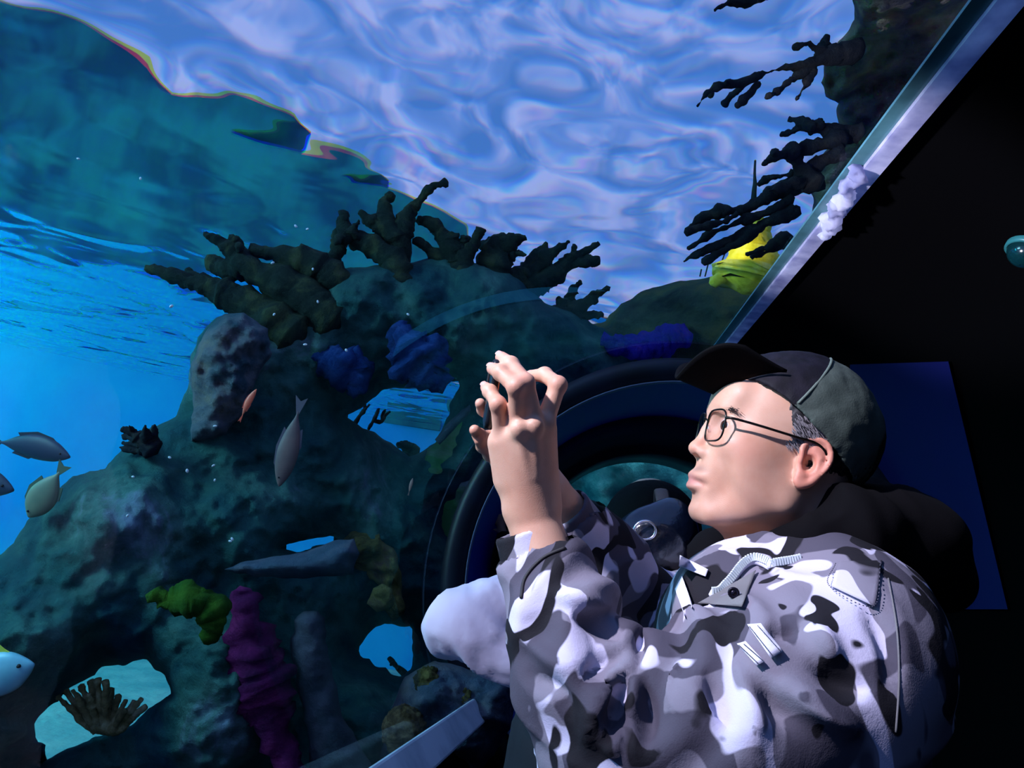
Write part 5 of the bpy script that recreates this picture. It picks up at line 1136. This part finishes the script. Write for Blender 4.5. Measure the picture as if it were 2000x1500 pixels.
# ---- panel coloured as blue light on the wall, and dome on the dark side
M_bp = pmat('blue light panel', '070d56', .6)
def onshell(px, py, r): return hit(px, py, r)[2]
cs = [(1660, 712), (1852, 706), (1968, 1190), (1640, 1190)]; n = 10; v = []
for i in range(n + 1):
    for j in range(n + 1):
        a, b = i / n, j / n; p = [(1 - a) * ((1 - b) * cs[0][k_] + b * cs[3][k_]) + a * ((1 - b) * cs[1][k_] + b * cs[2][k_]) for k_ in (0, 1)]
        v.append(onshell(p[0], p[1], RT - .004))
v2 = [onshell(*[(1 - i / n) * ((1 - j / n) * cs[0][k_] + j / n * cs[3][k_]) + i / n * ((1 - j / n) * cs[1][k_] + j / n * cs[2][k_]) for k_ in (0, 1)], RT + .008) for i in range(n + 1) for j in range(n + 1)]
f = [[i * (n + 1) + j, i * (n + 1) + j + 1, (i + 1) * (n + 1) + j + 1, (i + 1) * (n + 1) + j] for i in range(n) for j in range(n)]
o = fixn(mesh('blue_light_panel', np.array(v + v2), f + [[x + len(v) for x in q[::-1]] for q in f], M_bp)); struct(o)
dc = onshell(2010, 485, RT - .01); nin = A0 + AD * ((dc - A0) @ AD) - dc; nin /= np.linalg.norm(nin); ta = np.cross(nin, AD); ta /= np.linalg.norm(ta); tb = np.cross(nin, ta)
def lathe(prof, seg=32):
    v = [dc + nin * h_ + (ta * math.cos(t) + tb * math.sin(t)) * r for (r, h_) in prof for t in np.linspace(0, 2 * math.pi, seg, endpoint=False)]
    return np.array(v), [[i * seg + k_, i * seg + (k_ + 1) % seg, (i + 1) * seg + (k_ + 1) % seg, (i + 1) * seg + k_] for i in range(len(prof) - 1) for k_ in range(seg)]
vv, ff = lathe([(.052, 0), (.052, .012), (.046, .016), (.044, .012)]); dome = fixn(mesh('dome_camera', vv, ff, pmat('dome base', '2a6a6c', .3))); tag(dome, 'round dark dome fixture with a teal rim high on the black wall', 'ceiling fixture')
vv, ff = lathe([(.044 * math.cos(t), .012 + .04 * math.sin(t)) for t in np.linspace(0, math.pi / 2 * .98, 10)]); fixn(mesh('dome', vv, ff, pmat('dome teal', '06282c', .12, spec=.8), dome, origin=np.array(dome['_o'])))
# ---- small lit sign far down the tunnel, under the man's chin
vv, ff = box(V(1352, 1045, 5.0), ([1, 0, 0], [.1, 1, 0], [0, 0, 1]), (.05, .16, .015)); sg = mesh('lit_sign', vv, ff, M_blk, smooth=False); tag(sg, 'small glowing blue sign far down the tunnel under the man\'s chin', 'sign')
vv, ff = box(V(1352, 1045, 4.98), ([1, 0, 0], [.1, 1, 0], [0, 0, 1]), (.045, .15, .004)); mesh('face', vv, ff, pmat('sign glow', '1478c8', .4, emit=('2aa0f0', .8)), sg, smooth=False, origin=np.array(sg['_o']))
# ---- floor of the tunnel, end wall behind the camera, window at the far end with rock behind
o = mesh('floor', [[-3, -3, 0], [4, -3, 0], [4, 3.9, 0], [-3, 3.9, 0]], [[0, 1, 2, 3]], pmat('floor dark', '0c0c10', .7), view=False, smooth=False); struct(o)
v = [T(-5.5, 2 * math.pi * i / 48, RT + .1) for i in range(48)]; o = mesh('wall_rear', v, [list(range(48))], M_black, smooth=False); struct(o)
v = [T(2.0, 2 * math.pi * i / 48, RT - .28) for i in range(48)] + [T(2.012, 2 * math.pi * i / 48, RT - .28) for i in range(48)]
o = mesh('window_2', v, [list(range(48)), [48 + i for i in range(48)][::-1]] + [[i, (i + 1) % 48, 48 + (i + 1) % 48, 48 + i] for i in range(48)], M_acr, smooth=False); struct(o)
MR_teal = rockmat('teal rock', [(.3, '164854'), (.45, '2c6870'), (.56, '4a8688'), (.66, '74989c'), (.76, 'a8bcc8')], 1.6, .04, 13)
o = rock('reef_rock', [(880, 780), (1100, 720), (1300, 700), (1500, 720), (1640, 800), (1700, 1100), (1600, 1400), (1300, 1480), (1000, 1400), (880, 1150)], [], lambda x, y: 7.0 + 0 * x, .5, MR_teal, step=8, amp=.3, fr=.9, fine=.04, seed=37, round_px=200, edge=6)
tag(o, 'teal rock face seen through the far window inside the portal ring', 'rock')
fish('green_fish', (1375, 880), (1318, 885), 5.9, .13, .06, (pmat('fish green', '1e6a3a', .5), pmat('fish green fin', '18582e', .6)), 'dim green fish by the man\'s nose beyond the far window', tailh=.7)
fish('dark_fish', (1122, 850), (1078, 866), 5.9, .10, .05, (M_f1, M_f1b), 'small dark fish at the upper left of the far round window')

# white foam of old sealant squeezed out along the seam
fp = spline(np.array([(1676, 336), (1660, 362), (1645, 392), (1628, 425), (1612, 464)], float), 12); fp = np.array([hit(x, y, RT - .03)[2] for x, y in fp])
vv, ff = tube(fp, .012 + .010 * np.sin(np.linspace(0, 3.1, len(fp))), 14); vv = knobby(vv, ff, .016, 30, 77); vv = knobby(vv, ff, .008, 70, 78)
o = mesh('trim_4', vv, ff, M_seam); struct(o)
# ------------------------------------------------------------------ lamps
def area(name, loc, tgt, size, power, col, sizey=None):
    l = bpy.data.lights.new(name, 'AREA'); l.energy = power; l.color = lin(col)[:3]; l.size = size
    if sizey: l.shape = 'RECTANGLE'; l.size_y = sizey
    o = bpy.data.objects.new(name, l); COL.objects.link(o); o.location = Vector(loc)
    o.rotation_euler = (Vector(tgt) - Vector(loc)).to_track_quat('-Z', 'Y').to_euler(); return o
def spot(name, loc, tgt, power, col, ang, blend=.5, rad=.05):
    l = bpy.data.lights.new(name, 'SPOT'); l.energy = power; l.color = lin(col)[:3]; l.spot_size = math.radians(ang); l.spot_blend = blend; l.shadow_soft_size = rad
    o = bpy.data.objects.new(name, l); COL.objects.link(o); o.location = Vector(loc)
    o.rotation_euler = (Vector(tgt) - Vector(loc)).to_track_quat('-Z', 'Y').to_euler(); return o
spot('key_lamp', W([-1.35, 1.62, .12]), W([.13, .0, .80]), 520, 'f0eaff', 25, .95, .05)
# added unseen lights under the water line brightening the back wall, left of frame
area('blue_fill', (-9.0, 4.0, WZ - .25), (-4.5, 13.5, 1.5), 2.0, 400, '18dcf4')
area('blue_fill', (-14.0, 8.0, WZ - .25), (-8, 12, 1.0), 2.0, 200, '18e4f4')
area('reef_fill', (-4.2, 1.2, WZ - .2), (-1.0, 4.0, 1.2), 1.6, 150, '8cdcf0')  # added unseen fill light lifting the dark reef
spot('sleeve_fill', W([-1.3, .9, .4]), W(V(900, 1230, 1.38)), 110, 'f0eaff', 16, .8, .05)  # added unseen spot brightening the pale sleeve
spot('seam_fill', W([-1.0, .1, 1.0]), W(V(1650, 380, 2.0)), 480, 'e8e4ff', 30, .6, .05)  # added unseen spot brightening the seam trim
spot('sponge_fill', W(V(1180, 250, 3.0)), W(V(1465, 500, 3.75)), 60, 'fff4a0', 14, .5, .05)  # added spot making the yellow sponge bright
area('rock_fill', (1.2, 5.6, WZ - .3), (1.4, 6.9, .6), .6, 32, '8cc8d8')  # added unseen light on the rock behind the far window
area('blue_fill', (-9.9, 9.0, WZ - .3), (-9.2, 10.6, 2.6), 1.0, 160, '20f0ec')  # added unseen light for bright cyan at the wall top
